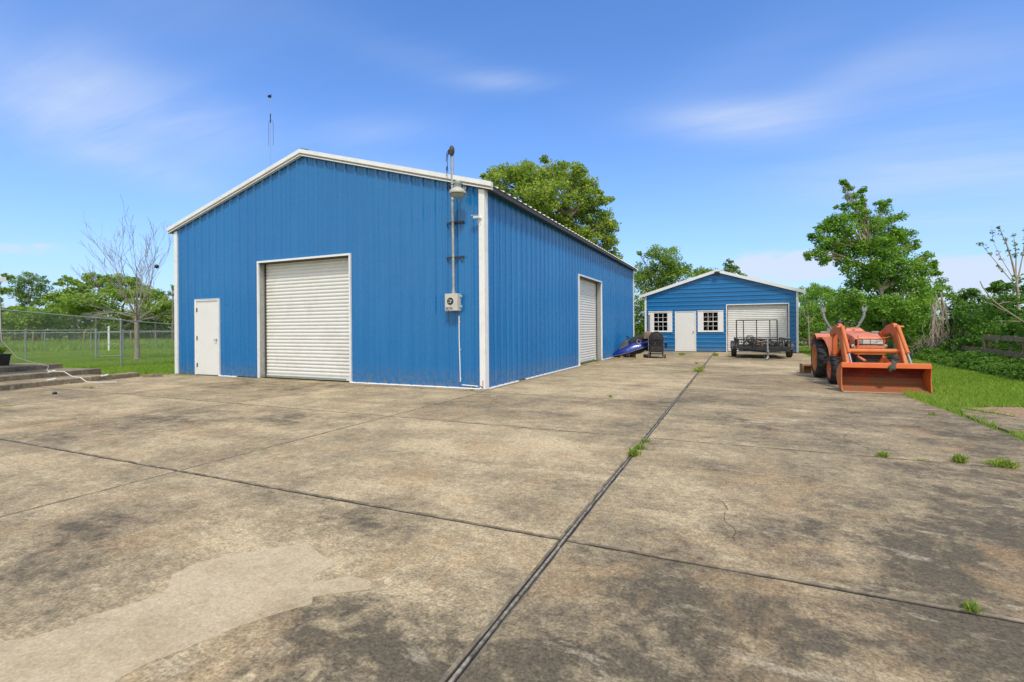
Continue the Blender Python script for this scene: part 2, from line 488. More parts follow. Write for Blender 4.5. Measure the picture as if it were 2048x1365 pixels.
M['barkpale'] = plain('pale_dead_bark', (.40, .34, .265), .85, 0, .3, 9, (.20, .16, .12), .5, 10, .5)
M['oldwood'] = plain('old_grey_planks', (.32, .235, .135), .9, 0, .4, 8, (.07, .075, .035), .55, 6, .5)

# ---------------------------------------------------------------- ground
def mound(x, y):
    def sm(t): t = min(1, max(0, t)); return t * t * (3 - 2 * t)
    return .36 * sm((-11.9 - x) / 1.6) * sm((-1.2 - y) / 1.6)


def axis_vals(lo, hi, step, far):
    v = list(np.arange(lo, hi + 1e-6, step)); a = step
    while v[-1] < far: a *= 1.5; v.append(v[-1] + a)
    a = step
    while v[0] > -far: a *= 1.5; v.insert(0, v[0] - a)
    return v


xs = axis_vals(-28, 16, .8, 900); ys = axis_vals(-14, 24, .8, 900)
g = MB()
vs = [(x, y, -.016 + mound(x, y) + (.02 * math.sin(x * .9) * math.cos(y * .7) - .02 if (x < -10.8 or x > 8.6 or y > 18) else 0)) for y in ys for x in xs]
nx = len(xs)
g.add(vs, [(j * nx + i, j * nx + i + 1, (j + 1) * nx + i + 1, (j + 1) * nx + i) for j in range(len(ys) - 1) for i in range(nx - 1)])
tag(g.build('lawn', M['lawn'], smooth=180), kind='structure')


def jag(p0, p1, step=.11, amp=.003):
    p0, p1 = Vector(p0), Vector(p1); n = max(1, int((p1 - p0).length / step)); ph = random.uniform(0, 6); d = (p1 - p0) / n
    nrm = Vector((-d.y, d.x)).normalized()
    return [p0 + d * i + (nrm * random.uniform(-amp, amp) if i else Vector((0, 0))) for i in range(n)]


def panel(poly, z, thick=.07):
    """poly: 2D corner list; returns a chamfered slab with slightly ragged edges"""
    pts = []
    for i in range(len(poly)):
        pts += jag(poly[i], poly[(i + 1) % len(poly)])
    c = sum((Vector(p) for p in poly), Vector((0, 0))) / len(poly)
    inn = [p + (c - p).normalized() * random.uniform(.009, .016) for p in pts]
    n = len(pts)
    vs = [(p.x, p.y, z) for p in inn] + [(p.x, p.y, z - .006) for p in pts] + [(p.x, p.y, z - thick) for p in pts]
    fs = [tuple(range(n))]
    for i in range(n):
        k = (i + 1) % n
        fs += [(i, n + i, n + k, k), (n + i, 2 * n + i, 2 * n + k, n + k)]
    return vs, fs


slab = MB(); tones = []
XB = [-10.6, -6.45, -3.15, .138, 3.70, 7.42]
YB = [-12.0, -9.0, -6.11, -3.21, -.36]
YB2 = [-.36, 5.43, 11.3, 17.25]


def add_panel(x0, x1, y0, y1, gx=(.007, .007), gy=.010):
    poly = [(x0 + gx[0], y0 + gy), (x1 - gx[1], y0 + gy), (x1 - gx[1], y1 - gy), (x0 + gx[0], y1 - gy)]
    vs, fs = panel(poly, 0.0)
    slab.add(vs, fs); slab.m[-len(fs):] = [0] + [1] * (len(fs) - 1); tones.extend([random.uniform(-.03, .03)] * len(fs))


for i in range(len(XB) - 1):
    gx = (.018 if XB[i] == 3.70 else .006, .018 if XB[i + 1] == 3.70 else .006)
    for j in range(len(YB) - 1):
        add_panel(XB[i], XB[i + 1], YB[j], YB[j + 1], gx, .012 if YB[j] < -5 else .011)
    if XB[i] >= .1:
        for j in range(len(YB2) - 1): add_panel(XB[i], XB[i + 1], YB2[j], YB2[j + 1], gx)
for x0, x1 in ((-10.6, -6.45), (-6.45, -3.15), (-3.15, .138)):
    add_panel(x0, x1, -.36, .06)
add_panel(-.05, .138, .06, 6.0); add_panel(-.05, .138, 6.0, 11.3); add_panel(-.05, .138, 11.3, 17.25)
o = slab.build('concrete_driveway', [M['conc'], M['jointedge']], recalc=True)
at = o.data.attributes.new('tone', 'FLOAT', 'FACE'); at.data.foreach_set('value', tones)
tag(o, kind='structure')
jb = MB(); jb.box((-1.6, -6.0, -.026), (17.9, 12.0, .03)); jb.box((3.68, 8.65, -.026), (7.36, 17.2, .03))
tag(jb.build('driveway_joint_bed', M['joint']), kind='structure')
jw = MB()
y = -12
while y < 17:
    L = random.uniform(1.2, 2.6)
    jw.box((3.70 + random.uniform(-.003, .003), y + L / 2, -.014 + random.uniform(-.003, .003)), (.013, L - .01, .02)); y += L
tag(jw.build('joint_strip', M['jointwood']), kind='structure')
# pressure-washed stripes left in the dirt of the nearest panel: a thin clean sheet with a ragged outline
PATCH = [(1.3, -7.93), (1.954, -7.90), (2.02, -7.835), (2.077, -7.727), (2.034, -7.70), (2.103, -7.574), (2.168, -7.42), (2.015, -7.294), (1.999, -7.156), (2.115, -6.994), (2.253, -6.832), (2.351, -6.742),
         (2.56, -6.833), (2.688, -6.856), (2.695, -6.898), (2.674, -7.021), (2.737, -7.065), (2.854, -6.942), (2.979, -6.941), (3.038, -6.992), (2.834, -7.164), (2.874, -7.21), (2.793, -7.334),
         (2.726, -7.462), (2.674, -7.625), (2.619, -7.773), (2.623, -7.856), (2.622, -7.915), (2.598, -8.027), (2.54, -8.158), (2.4, -8.5), (1.3, -8.5)]
pv = []
for i in range(len(PATCH)):
    pv += jag(PATCH[i], PATCH[(i + 1) % len(PATCH)], .025, .006)
b = MB(); n = len(pv)
b.add([(p.x, p.y, .0012) for p in pv], [tuple(range(n))])
tag(b.build('washed_driveway_patch', M['conc_clean'], recalc=False), kind='structure')
# hairline cracks
for pts in ([(4.50, -5.02), (4.57, -5.22), (4.55, -5.38), (4.62, -5.62), (4.60, -5.8)], [(-7.9, -2.9), (-6.9, -2.55), (-6.2, -2.62), (-5.2, -2.35), (-4.6, -2.1)], [(-2.2, -3.25), (-1.7, -4.0), (-1.75, -4.6), (-1.3, -5.3), (-1.35, -6.05)],
            [(5.9, -3.15), (5.7, -2.4), (5.95, -1.7), (5.8, -.9), (6.1, -.4)], [(1.1, -3.18), (1.25, -2.3), (.9, -1.5), (.6, -.4)], [(4.2, 5.4), (4.6, 7.0), (4.4, 9.0), (4.9, 11.2)]):
    b = MB(); L_ = []; R_ = []
    for a_, c_ in zip(pts, pts[1:]):
        for q in jag(a_, c_, .06, .016): L_.append(q)
    for k in range(len(L_) - 1):
        w_ = .0006 + .0014 * random.random(); d_ = (L_[k + 1] - L_[k]).normalized(); n_ = Vector((-d_.y, d_.x)) * w_
        b.add([(L_[k].x - n_.x, L_[k].y - n_.y, .0025), (L_[k].x + n_.x, L_[k].y + n_.y, .0025), (L_[k + 1].x + n_.x, L_[k + 1].y + n_.y, .0025), (L_[k + 1].x - n_.x, L_[k + 1].y - n_.y, .0025)], [(0, 1, 2, 3)])
    tag(b.build('driveway_crack', M['joint'], recalc=False), kind='structure')
# outer ground details on the right of the driveway
b = MB(); pts = [(7.75, .62), (8.35, .95), (9.6, .8), (10.2, -.4), (9.3, -1.5), (8.3, -1.3), (7.9, -.75), (8.05, -.1)]
pp = []
for i in range(len(pts)): pp += jag(pts[i], pts[(i + 1) % len(pts)], .1, .05)
b.add([(p.x, p.y, .002) for p in pp], [tuple(range(len(pp)))])
tag(b.build('dirt_patch', M['dirt'], recalc=False), kind='structure')
b = MB()
vs, fs = panel([(7.47, -.15), (7.62, .42), (8.02, -.15), (8.0, -1.1), (7.5, -1.3)], .012, .08); b.add(vs, fs)
tag(b.build('concrete_apron', M['conc']), kind='structure')

# ---------------------------------------------------------------- steps on the left
st = thing('concrete_steps', 'low dark weathered concrete steps rising to the lawn left of the big barn', 'steps', (-10.2, -3, 0))
ldir = Vector((-.2066, .9784)); nrm = Vector((-.978, -.2066))


def step(p0, p1, depth, z0, z1):
    p0, p1 = Vector(p0), Vector(p1)
    poly = [p0, p1, p1 + nrm * depth, p0 + nrm * depth]
    pts = []
    for i in range(4): pts += jag(poly[i], poly[(i + 1) % 4], .12, .008)
    b = MB(); n = len(pts)
    c = sum(pts, Vector((0, 0))) / n
    inn = [p + (c - p).normalized() * .018 for p in pts]
    b.add([(p.x, p.y, z1 + random.uniform(-.003, .003)) for p in inn] + [(p.x, p.y, z1 - .016) for p in pts] + [(p.x, p.y, z0) for p in pts],
          [tuple(range(n))] + [f for i in range(n) for f in ((i, n + i, n + (i + 1) % n, (i + 1) % n), (n + i, 2 * n + i, 2 * n + (i + 1) % n, n + (i + 1) % n))])
    b.m[0] = 1  # top face in the lighter concrete, side faces in the darker one
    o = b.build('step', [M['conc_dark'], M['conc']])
    o.parent = st; o.matrix_parent_inverse = Matrix.Translation((10.2, 3, 0))
    return o


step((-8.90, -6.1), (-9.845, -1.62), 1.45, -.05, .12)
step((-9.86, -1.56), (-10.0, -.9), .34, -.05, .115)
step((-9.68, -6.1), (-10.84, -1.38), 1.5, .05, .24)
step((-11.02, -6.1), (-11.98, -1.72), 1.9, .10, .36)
b = MB(); b.prism([(-9.74, -.98), (-9.64, -.98), (-9.42, -.66), (-9.52, -.6)], -.005, .075, 'z')
tag(b.build('concrete_curb_piece', M['conc_dark'], bevel=.006), 'short loose piece of concrete curb lying near the big barn left corner', 'concrete piece')
for i, (x, y, z, a, l) in enumerate([(-10.66, -2.5, .255, .3, 'white plaster crumb on the left end of the middle step'), (-9.66, -2.92, .135, -.1, 'white plaster crumb lying nearest on the lowest step'),
                                     (-9.62, -1.9, .135, .2, 'white plaster crumb on the lowest step towards the barn')]):
    b = MB(); b.box((0, 0, 0), (.05, .16, .028)); b.box((.01, .05, .012), (.045, .06, .026))
    o = b.build('debris_piece', M['white'], bevel=.006); o.location = (x, y, z); o.rotation_euler = (0.05, 0, a)
    tag(o, l, 'debris', 'white crumbs on the steps')
b = MB(); b.lathe((0, 0, 0), (0, 0, 1), [(0, .001), (0, .035), (.03, .04), (.05, .02), (.052, .001)], 9)
o = b.build('dirt_clod', M['black'], smooth=40); o.location = (-7.55, -3.75, 0)
tag(o, 'small dark clod on the concrete in front of the steps', 'dirt clod')


# ---------------------------------------------------------------- ribbed sheet walls
PITCH = .305
RIB = [(0, 0), (.026, .036), (.056, .036), (.082, 0), (.146, 0), (.154, .009), (.165, .009), (.173, 0), (.212, 0), (.220, .009), (.231, .009), (.239, 0)]


def rib_profile(L, phase=0.1):
    pts = []; s = -PITCH + phase
    while s < L + PITCH:
        for a, d in RIB: pts.append((s + a, d))
        s += PITCH
    return pts


def prof_at(pts, s):
    for (a, da), (b, db) in zip(pts, pts[1:]):
        if a <= s <= b: return da + (db - da) * (s - a) / max(1e-9, b - a)
    return 0


def rib_wall(mb, P, L, top, base=0.0, openings=(), phase=.1, m=0, breaks=()):
    """vertical ribs. P(s, d, z) -> point; top(s) -> z"""
    prof = rib_profile(L, phase)
    cuts = sorted(set([0.0, L] + [x for o in openings for x in o[:2]] + list(breaks)))
    ss = sorted(set([round(a, 5) for a, d in prof if 0 < a < L] + cuts))
    for a, b in zip(ss, ss[1:]):
        if b - a < 1e-5: continue
        da, db = prof_at(prof, a), prof_at(prof, b); mid = (a + b) / 2
        spans = [(base, None)]
        for o in openings:
            if o[0] < mid < o[1]:
                new = []
                for lo, hi in spans:
                    if o[2] > lo + 1e-4: new.append((lo, o[2]))
                    new.append((o[3], hi))
                spans = new
        for lo, hi in spans:
            za, zb = (top(a), top(b)) if hi is None else (hi, hi)
            mb.add([P(a, da, lo), P(b, db, lo), P(b, db, zb), P(a, da, za)], [(0, 1, 2, 3)], m)


def slat_curtain(mb, P, s0, s1, z0, z1, pitch=.0875, m=0, depth=.014):
    z = z0
    prof = [(0, -.012), (.10, 0), (.30, depth * .8), (.55, depth), (.80, depth * .55), (.93, 0), (.97, -.012)]
    zs = []
    while z < z1 - 1e-3:
        for a, d in prof:
            if z + a * pitch <= z1: zs.append((z + a * pitch, d))
        z += pitch
    zs.append((z1, 0))
    for (a, da), (b, db) in zip(zs, zs[1:]):
        mb.add([P(s0, da, a), P(s1, da, a), P(s1, db, b), P(s0, db, b)], [(0, 1, 2, 3)], m)


BW, BL, EH, RX, AZ = 9.87, 15.96, 4.06, -4.935, 5.45
barn = thing('metal_barn', 'large blue ribbed steel barn with white trim and two roll up doors', 'barn')
slope = (AZ - EH) / (BW / 2)


def gable(s):   # s from the left corner
    return EH + slope * min(s, BW - s)


PF = lambda s, d, z: (-BW + s, -d, z)
PS = lambda s, d, z: (d, s, z)
# openings (s0,s1,z0,z1)
rd = (-6.515 + BW, -3.475 + BW, 0, 2.97)
wd = (-9.01 + BW, -8.03 + BW, 0, 2.08)
b = MB(); rib_wall(b, PF, BW, gable, .02, [rd, wd], phase=.12, breaks=[BW / 2])


def screws(P, L, rows, opens, top, dens=.8):
    prof = rib_profile(L, .12)
    for z in rows:
        s = -PITCH + .12 + .105
        while s < L - .1:
            for off in (0, .10):
                q = s + off; zz = z + random.uniform(-.012, .012)
                if .12 < q < L - .12 and zz < top(q) - .1 and random.random() < dens and not any(o[0] - .1 < q < o[1] + .1 and o[2] <= zz < o[3] + .1 for o in opens):
                    d = prof_at(prof, q)
                    c = Vector(P(q, d + .003, zz)); e = Vector(P(q, d - .003, zz))
                    b.tube([e, c], .008, 5, 1)
            s += PITCH


screws(PF, BW, (.12, .95, 1.9, 2.75, 3.6, 4.35, 4.95), [rd, wd], gable, .7)
b.build('front_wall', [M['blue'], M['screw']], barn, recalc=False)
sd = (6.576, 9.52, 0, 2.95)
b = MB(); rib_wall(b, PS, BL, lambda s: EH - .02, .02, [sd], phase=.15)
screws(PS, BL, (.12, .95, 1.9, 2.75, 3.6), [sd], lambda s: EH, .7)
b.build('side_wall', [M['blue'], M['screw']], barn, recalc=False)
b = MB()
rib_wall(b, lambda s, d, z: (-BW - d, BL - s, z), BL, lambda s: EH - .02, .02)
rib_wall(b, lambda s, d, z: (-s, BL + d, z), BW, gable, .02, breaks=[BW / 2])
b.build('rear_wall', M['blue'], barn, recalc=False)
# inner shell so that nothing shows through
b = MB(); b.box((-BW / 2, BL / 2, 2.0), (BW - .9, BL - .9, 3.9)); b.build('interior_backing', M['under'], barn)

# corner trims
for (x, y, sx, sy) in ((0, 0, 1, -1), (-BW, 0, -1, -1), (0, BL, 1, 1), (-BW, BL, -1, 1)):
    b = MB(); w = .125; o_ = .042; z1 = EH - (.0 if y == 0 else .03)
    b.box((x + sx * (o_ - .002) - sx * (w / 2), y + sy * o_, z1 / 2 + .008), (w, .006, z1))
    b.box((x + sx * (o_ + .004), y + sy * o_ - sy * (w / 2 + .004), z1 / 2 + .008), (.006, w, z1))
    b.box((x + sx * o_ - sx * (w + .004), y + sy * (o_ - .018), z1 / 2 + .008), (.010, .040, z1))
    b.box((x + sx * (o_ - .018), y + sy * o_ - sy * (w + .012), z1 / 2 + .008), (.040, .010, z1))
    b.build('corner_trim', M['white'], barn)
# base trims
for x0, x1 in ((-8.03 + .0, -7.35), (-3.47, -.09)):
    b = MB(); b.prism([(-.058, .004), (-.050, .020), (-.004, .024), (-.004, .004)], x0, x1, 'x')
    b.build('base_trim', M['white'], barn)
for y0, y1 in ((.09, 1.62), (2.05, 6.57), (9.53, BL - .1)):
    b = MB(); b.prism([(.058, .004), (.050, .020), (.004, .024), (.004, .004)], y0, y1, 'y')
    b.build('base_trim', M['white'], barn)

# roof
OHS, OHF = .20, .10
b = MB()
for sgn in (-1, 1):
    prof = rib_profile(BL + 2 * OHF, .05)
    ss = sorted(set([0.0, BL + 2 * OHF] + [round(a, 5) for a, d in prof if 0 < a < BL + 2 * OHF]))
    xe = BW / 2 + OHS
    for a, c in zip(ss, ss[1:]):
        da, dc = prof_at(prof, a), prof_at(prof, c)
        ze = AZ + .10 - slope * xe
        b.add([(RX + sgn * xe, -OHF + a, ze + da), (RX + sgn * xe, -OHF + c, ze + dc), (RX, -OHF + c, AZ + .10 + dc), (RX, -OHF + a, AZ + .10 + da)], [(0, 1, 2, 3)])
b.build('roof', M['roofmetal'], barn, recalc=False)
for sgn in (-1, 1):
    b = MB(); xe = BW / 2 + OHS; ze = AZ - slope * xe
    # soffit and eave closure
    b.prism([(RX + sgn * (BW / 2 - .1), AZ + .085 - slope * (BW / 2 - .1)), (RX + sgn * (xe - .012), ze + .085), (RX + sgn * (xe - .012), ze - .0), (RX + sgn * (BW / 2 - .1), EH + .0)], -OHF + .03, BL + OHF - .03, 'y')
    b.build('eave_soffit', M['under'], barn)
# rake trims: white face, recessed groove with its shadow painted taupe, thin white lip
for y0, sgny in ((-.05, -1), (BL + .05, 1)):
    for sgn in (-1, 1):
        b = MB(); x1 = RX + sgn * (BW / 2 + OHS + .03)
        def rk(o0, o1, ya, yb, m):
            zt0, zt1 = AZ + o0, AZ + o0 - slope * abs(x1 - RX)
            zb0, zb1 = AZ + o1, AZ + o1 - slope * abs(x1 - RX)
            b.prism([(RX, zt0), (x1, zt1), (x1, zb1), (RX, zb0)], y0 + sgny * ya, y0 + sgny * yb, 'y', m)
        rk(.152, .060, -.02, .075, 0)
        rk(.060, .018, -.02, .035, 1)
        rk(.018, .000, -.02, .060, 0)
        b.build('rake_trim', [M['white'], M['fascia_groove']], barn)
b = MB()
for sgn in (-1, 1):
    x1 = RX + sgn * .20
    b.prism([(RX, AZ + .172), (x1, AZ + .172 - slope * .2 + .012), (x1, AZ + .160 - slope * .2), (RX, AZ + .160)], -.085, BL + .085, 'y')
b.build('ridge_cap', M['under'], barn)  # dark underside colour stands in for the shadow at the ridge


def frame_trim(mb, P, s0, s1, z1, w=.045, d0=.0, d1=.045, m=0, z0=.005, rec=.24, m2=1, jamb=.09):
    """white surround proud of the ribs, plus the reveal"""
    def q(a, c, za, zb, da, db, mm):
        vs = [P(a, da, za), P(c, da, za), P(c, da, zb), P(a, da, zb), P(a, db, za), P(c, db, za), P(c, db, zb), P(a, db, zb)]
        mb.add(vs, [(0, 1, 2, 3), (4, 7, 6, 5), (0, 4, 5, 1), (1, 5, 6, 2), (2, 6, 7, 3), (3, 7, 4, 0)], mm)
    q(s0 - w * .5, s0 + w * .5, z0, z1 - w * .5, d0, d1, m)
    q(s1 - w * .5, s1 + w * .5, z0, z1 - w * .5, d0, d1, m)
    q(s0 - w * .5, s1 + w * .5, z1 - w * .5, z1 + w * .5, d0, d1 + .002, m)
    # reveal jambs and head
    q(s0 + .002, s0 + .016, z0, z1 - w * .5 - .002, -rec, d0 - .001, m2)
    q(s1 - .016, s1 - .002, z0, z1 - w * .5 - .002, -rec, d0 - .001, m2)
    q(s0 + .018, s1 - .018, z1 - w * .5 - .016, z1 - w * .5 - .002, -rec, d0 - .001, m2 + 1)


def roller(parent, P, s0, s1, z1, rec=.24, curtain=None):
    cur = MB(); slat_curtain(cur, lambda s, d, z: P(s, d - rec * .82, z), s0 + .018, s1 - .018, .10, z1 - .03)
    o = cur.build('roller_door', curtain or M['slat'], parent, recalc=False, smooth=50)
    f = MB(); frame_trim(f, P, s0, s1, z1, rec=rec); f.build('door_frame', [M['white'], M['galv'], M['under']], o)
    bb = MB()
    a, c = s0 + .02, s1 - .02
    vs = [P(x, d - rec * .82, z) for x in (a, c) for d in (-.02, .022) for z in (.012, .098)]
    bb.add(vs, [(0, 1, 3, 2), (4, 6, 7, 5), (0, 4, 5, 1), (2, 3, 7, 6), (0, 2, 6, 4), (1, 5, 7, 3)])
    vs = [P(x, d - rec * .82, z) for x in (a + .02, c - .30) for d in (.022, .034) for z in (.03, .065)]
    bb.add(vs, [(0, 1, 3, 2), (4, 6, 7, 5), (0, 4, 5, 1), (2, 3, 7, 6), (0, 2, 6, 4), (1, 5, 7, 3)], 1)
    bb.build('bottom_bar', [M['slat'], M['galv']], o)
    # dark guide channels
    for x in (s0 + .017, s1 - .045):
        gm = MB()
        vs = [P(xx, d - rec * .82, z) for xx in (x, x + .028) for d in (.020, .042) for z in (.01, z1 - .05)]
        gm.add(vs, [(0, 1, 3, 2), (4, 6, 7, 5), (0, 4, 5, 1), (2, 3, 7, 6), (0, 2, 6, 4), (1, 5, 7, 3)])
        gm.build('guide_rail', M['under'], o)
    return o


roller(barn, PF, rd[0], rd[1], rd[3])
roller(barn, PS, sd[0], sd[1], sd[3])


def walk_door(parent, P, s0, s1, z1, knob_right=True, hinges=True, fw_=.045, d1=.045):
    d = MB()
    vs = [P(x, dd, z) for x in (s0 + fw_, s1 - fw_) for dd in (-.03, .012) for z in (.02, z1 - fw_)]
    BX = [(0, 1, 3, 2), (4, 6, 7, 5), (0, 4, 5, 1), (2, 3, 7, 6), (0, 2, 6, 4), (1, 5, 7, 3)]
    d.add(vs, BX)
    o = d.build('door', M['whitedoor'], parent, bevel=.003)
    f = MB()
    for (a, c, za, zb) in ((s0, s0 + fw_ - .004, .005, z1), (s1 - fw_ + .004, s1, .005, z1), (s0 + fw_ - .003, s1 - fw_ + .003, z1 - fw_ + .004, z1 - .001)):
        f.add([P(x, dd, z) for x in (a, c) for dd in (-.04, d1 - .01) for z in (za, zb)], BX)
    # a slim drip edge around the outside
    for (a, c, za, zb) in ((s0 - .014, s0 - .001, .005, z1 + .014), (s1 + .001, s1 + .014, .005, z1 + .014), (s0, s1, z1 + .001, z1 + .014)):
        f.add([P(x, dd, z) for x in (a, c) for dd in (-.01, d1) for z in (za, zb)], BX)
    f.build('door_frame', M['white'], o)
    th = MB(); th.add([P(x, dd, z) for x in (s0 + .01, s1 - .01) for dd in (-.04, .05) for z in (.001, .018)], BX)
    th.build('threshold', M['under'], o)
    ks = s1 - fw_ - .07 if knob_right else s0 + fw_ + .07
    k = MB(); c0 = Vector(P(ks, .012, .98)); ax = (Vector(P(ks, 1.012, .98)) - c0)
    k.lathe(c0, ax, [(0, .032), (.008, .032), (.010, .014), (.035, .012), (.042, .026), (.060, .028), (.070, .018), (.071, .001)], 18)
    k.build('door_knob', M['steel'] if hinges else M['brass'], o, smooth=35)
    if hinges:
        for z in (.28, 1.02, 1.80):
            h = MB()
            h.tube([P(s0 + fw_ + .002, .020, z - .055), P(s0 + fw_ + .002, .020, z + .055)], .011, 8)
            h.add([P(x, dd, zz) for x in (s0 + fw_ - .012, s0 + fw_ + .022) for dd in (.010, .017) for zz in (z - .05, z + .05)], BX)
            h.build('hinge', M['black'], o)
    return o


walk_door(barn, PF, wd[0], wd[1], wd[3])
# flattened corrosion at the foot of the near corner
b = MB(); b.box((-.02, -.0475, .10), (.012, .003, .16)); b.box((-.055, -.0475, .055), (.06, .003, .018), rot=Matrix.Rotation(.5, 3, 'Y'))
b.build('rust_split', plain('rusty_split', (.09, .05, .03), .9, 0, .4, 30), barn)

# ---------------------------------------------------------------- small shed
SX0, SX1, SY, SH, SR, SA = .38, 7.25, 17.15, 2.84, 3.85, 3.90
shed = thing('metal_shed', 'small blue garage with horizontal siding, two white framed windows and one door', 'shed', (0, 0, 0))
SWd = SX1 - SX0; s_sl = (SA - SH) / ((SX1 - SX0) / 2)


def shed_wall():
    mb = MB()
    opens = [(4.24, 6.87, 0, 2.285), (1.87, 2.84, 0, 2.0), (.82, 1.50, 1.05, 1.94), (3.18, 3.86, 1.05, 1.93)]
    prof = [(0, 0), (.020, .026), (.052, .026), (.080, 0), (.135, 0), (.142, .005), (.158, .005), (.165, 0)]
    zs = []; z = .02
    while z < SA + .2:
        zs += [(z + a * (.205 / .205), d) for a, d in prof]; z += .205
    zl = sorted(set([round(a, 4) for a, d in zs if a < SA] + [.02, 1.05, 1.93, 1.94, 2.0, 2.285, SH, SA]))
    def dat(q):
        for (a, da), (c, dc) in zip(zs, zs[1:]):
            if a <= q <= c: return da + (dc - da) * (q - a) / max(1e-9, c - a)
        return 0
    for a, c in zip(zl, zl[1:]):
        da, dc = dat(a), dat(c); mid = (a + c) / 2
        def lim(z):
            k = max(0, (z - SH) / s_sl)
            return SX0 + k, SX1 - k
        la, ra = lim(a); lc, rc = lim(c)
        op = sorted([o for o in opens if o[2] - 1e-6 <= mid <= o[3]])
        if not op:
            mb.add([(la, SY - da, a), (ra, SY - da, a), (rc, SY - dc, c), (lc, SY - dc, c)], [(0, 1, 2, 3)])
        else:
            x = la
            for o in op:
                mb.add([(x, SY - da, a), (o[0], SY - da, a), (o[0], SY - dc, c), (x, SY - dc, c)], [(0, 1, 2, 3)]); x = o[1]
            mb.add([(x, SY - da, a), (ra, SY - da, a), (ra, SY - dc, c), (x, SY - dc, c)], [(0, 1, 2, 3)])
    return mb


shed_wall().build('front_wall', M['siding'], shed, recalc=False)
b = MB(); D_ = 7.5
b.box((SX0 + .01, SY + D_ / 2, SH / 2), (.02, D_ - .05, SH)); b.box((SX1 - .01, SY + D_ / 2, SH / 2), (.02, D_ - .05, SH))
b.prism([(SX0, 0), (SX1, 0), (SX1, SH), (SR - .035, SA), (SX0, SH)], SY + D_ - .02, SY + D_, 'y')
b.build('rear_wall', M['blue'], shed)
b = MB(); b.box(((SX0 + SX1) / 2, SY + D_ / 2, -.012), (SWd - .1, D_ - .1, .03)); b.build('floor', M['conc_dark'], shed)
mid = (SX0 + SX1) / 2
b = MB()
for sgn in (-1, 1):
    xe = mid + sgn * (SWd / 2 + .26); ze = SA - s_sl * (SWd / 2 + .26)
    b.prism([(mid, SA + .07), (xe, ze + .07), (xe, ze + .02), (mid, SA + .02)], SY - .12, SY + D_ + .12, 'y')
b.build('roof', M['roofmetal'], shed)
for sgn in (-1, 1):
    b = MB(); xe = mid + sgn * (SWd / 2 + .28); ze = SA - s_sl * (SWd / 2 + .28)
    b.prism([(mid, SA + .105), (xe, ze + .105), (xe - sgn * .02, ze - .035), (mid, SA - .035)], SY - .165, SY - .125, 'y')
    b.prism([(mid, SA - .005), (xe - sgn * .03, ze - .005), (xe - sgn * .03, ze - .03), (mid, SA - .03)], SY - .124, SY - .02, 'y')
    b.build('rake_trim', M['white'], shed)
for x, sgn in ((SX0, -1), (SX1, 1)):
    b = MB(); b.box((x - sgn * .035, SY - .030, SH / 2 + .01), (.095, .008, SH - .02)); b.box((x + sgn * .008, SY + .04, SH / 2 + .01), (.008, .13, SH - .02))
    b.build('corner_trim', M['white'], shed)
PSH = lambda s, d, z: (s, SY - d, z)
roller(shed, PSH, 4.24, 6.87, 2.285, rec=.13)
walk_door(shed, PSH, 1.87, 2.84, 2.0, hinges=False, d1=.036)
M['glass_dark'] = plain('dark_window_glass', (.012, .013, .016), .08, 0, .1, 3)
M['plankred'] = plain('reddish_lumber', (.30, .13, .08), .7, 0, .2, 6)
M['glass'] = NT('clear_window_glass').color((.9, .92, .92)).set(Roughness=.03, IOR=1.12).set(Transmission_Weight=1.0).mat
for x0, x1, wx0, wx1, zt in ((.82, 1.50, .56, 1.73, 1.94), (3.18, 3.86, 2.93, 4.10, 1.93)):
    f = MB(); z0 = 1.05
    # wide white surround boards
    f.box(((wx0 + x0) / 2, SY - .034, (z0 + zt) / 2 + .01), (x0 - wx0, .022, zt - z0 + .12))
    f.box(((wx1 + x1) / 2, SY - .034, (z0 + zt) / 2 + .01), (wx1 - x1, .022, zt - z0 + .12))
    f.box(((x0 + x1) / 2, SY - .033, z0 - .025), (x1 - x0, .022, .05)); f.box(((x0 + x1) / 2, SY - .033, zt + .025), (x1 - x0, .022, .05))
    f.box(((wx0 + wx1) / 2, SY - .040, zt + .085), (wx1 - wx0 + .03, .05, .035)); f.box(((wx0 + wx1) / 2, SY - .038, z0 - .06), (wx1 - wx0, .04, .03))
    w = f.build('window', M['white'], shed)
    s = MB(); ht = (zt - z0)
    for k in (1, 2): s.box((x0 + (x1 - x0) * k / 3, SY - .012, (z0 + zt) / 2), (.019, .016, ht))
    for k in (1, 3): s.box(((x0 + x1) / 2, SY - .014, z0 + ht * k / 4), (x1 - x0, .012, .015))
    s.box(((x0 + x1) / 2, SY - .016, (z0 + zt) / 2), (x1 - x0, .03, .034))
    for x in (x0 + .008, x1 - .008): s.box((x, SY - .018, (z0 + zt) / 2), (.016, .032, ht))
    s.build('window_bars', M['white'], w)
    p = MB(); p.box(((x0 + x1) / 2, SY + .004, (z0 + zt) / 2), (x1 - x0, .005, ht)); p.build('window_pane', M['glass'], w)
b = MB(); b.box((mid, SY + 2.5, 1.4), (SWd - .3, .05, 2.6)); b.build('interior_backing', M['black'], shed)  # black sheet added behind the windows to stand in for the dark interior
b = MB(); b.bar((3.22, SY + .5, .7), (3.52, SY + .42, 1.95), .02, .10); b.bar((3.30, SY + .7, .5), (3.25, SY + .8, 2.1), .05, .14)
tag(b.build('lumber_board', M['plankred']), 'reddish board leaning inside the window nearest the shed roller door', 'board')
b = MB()
b.box((mid + .02, SY - .215, SA - .055), (.20, .10, .11)); b.box((mid + .02, SY - .22, SA - .13), (.05, .06, .08)); b.box((mid + .02, SY - .15, SA - .02), (.26, .06, .03))
tag(b.build('flood_light', M['black'], bevel=.006), 'small dark flood light fixed under the peak of the shed roof', 'flood light')

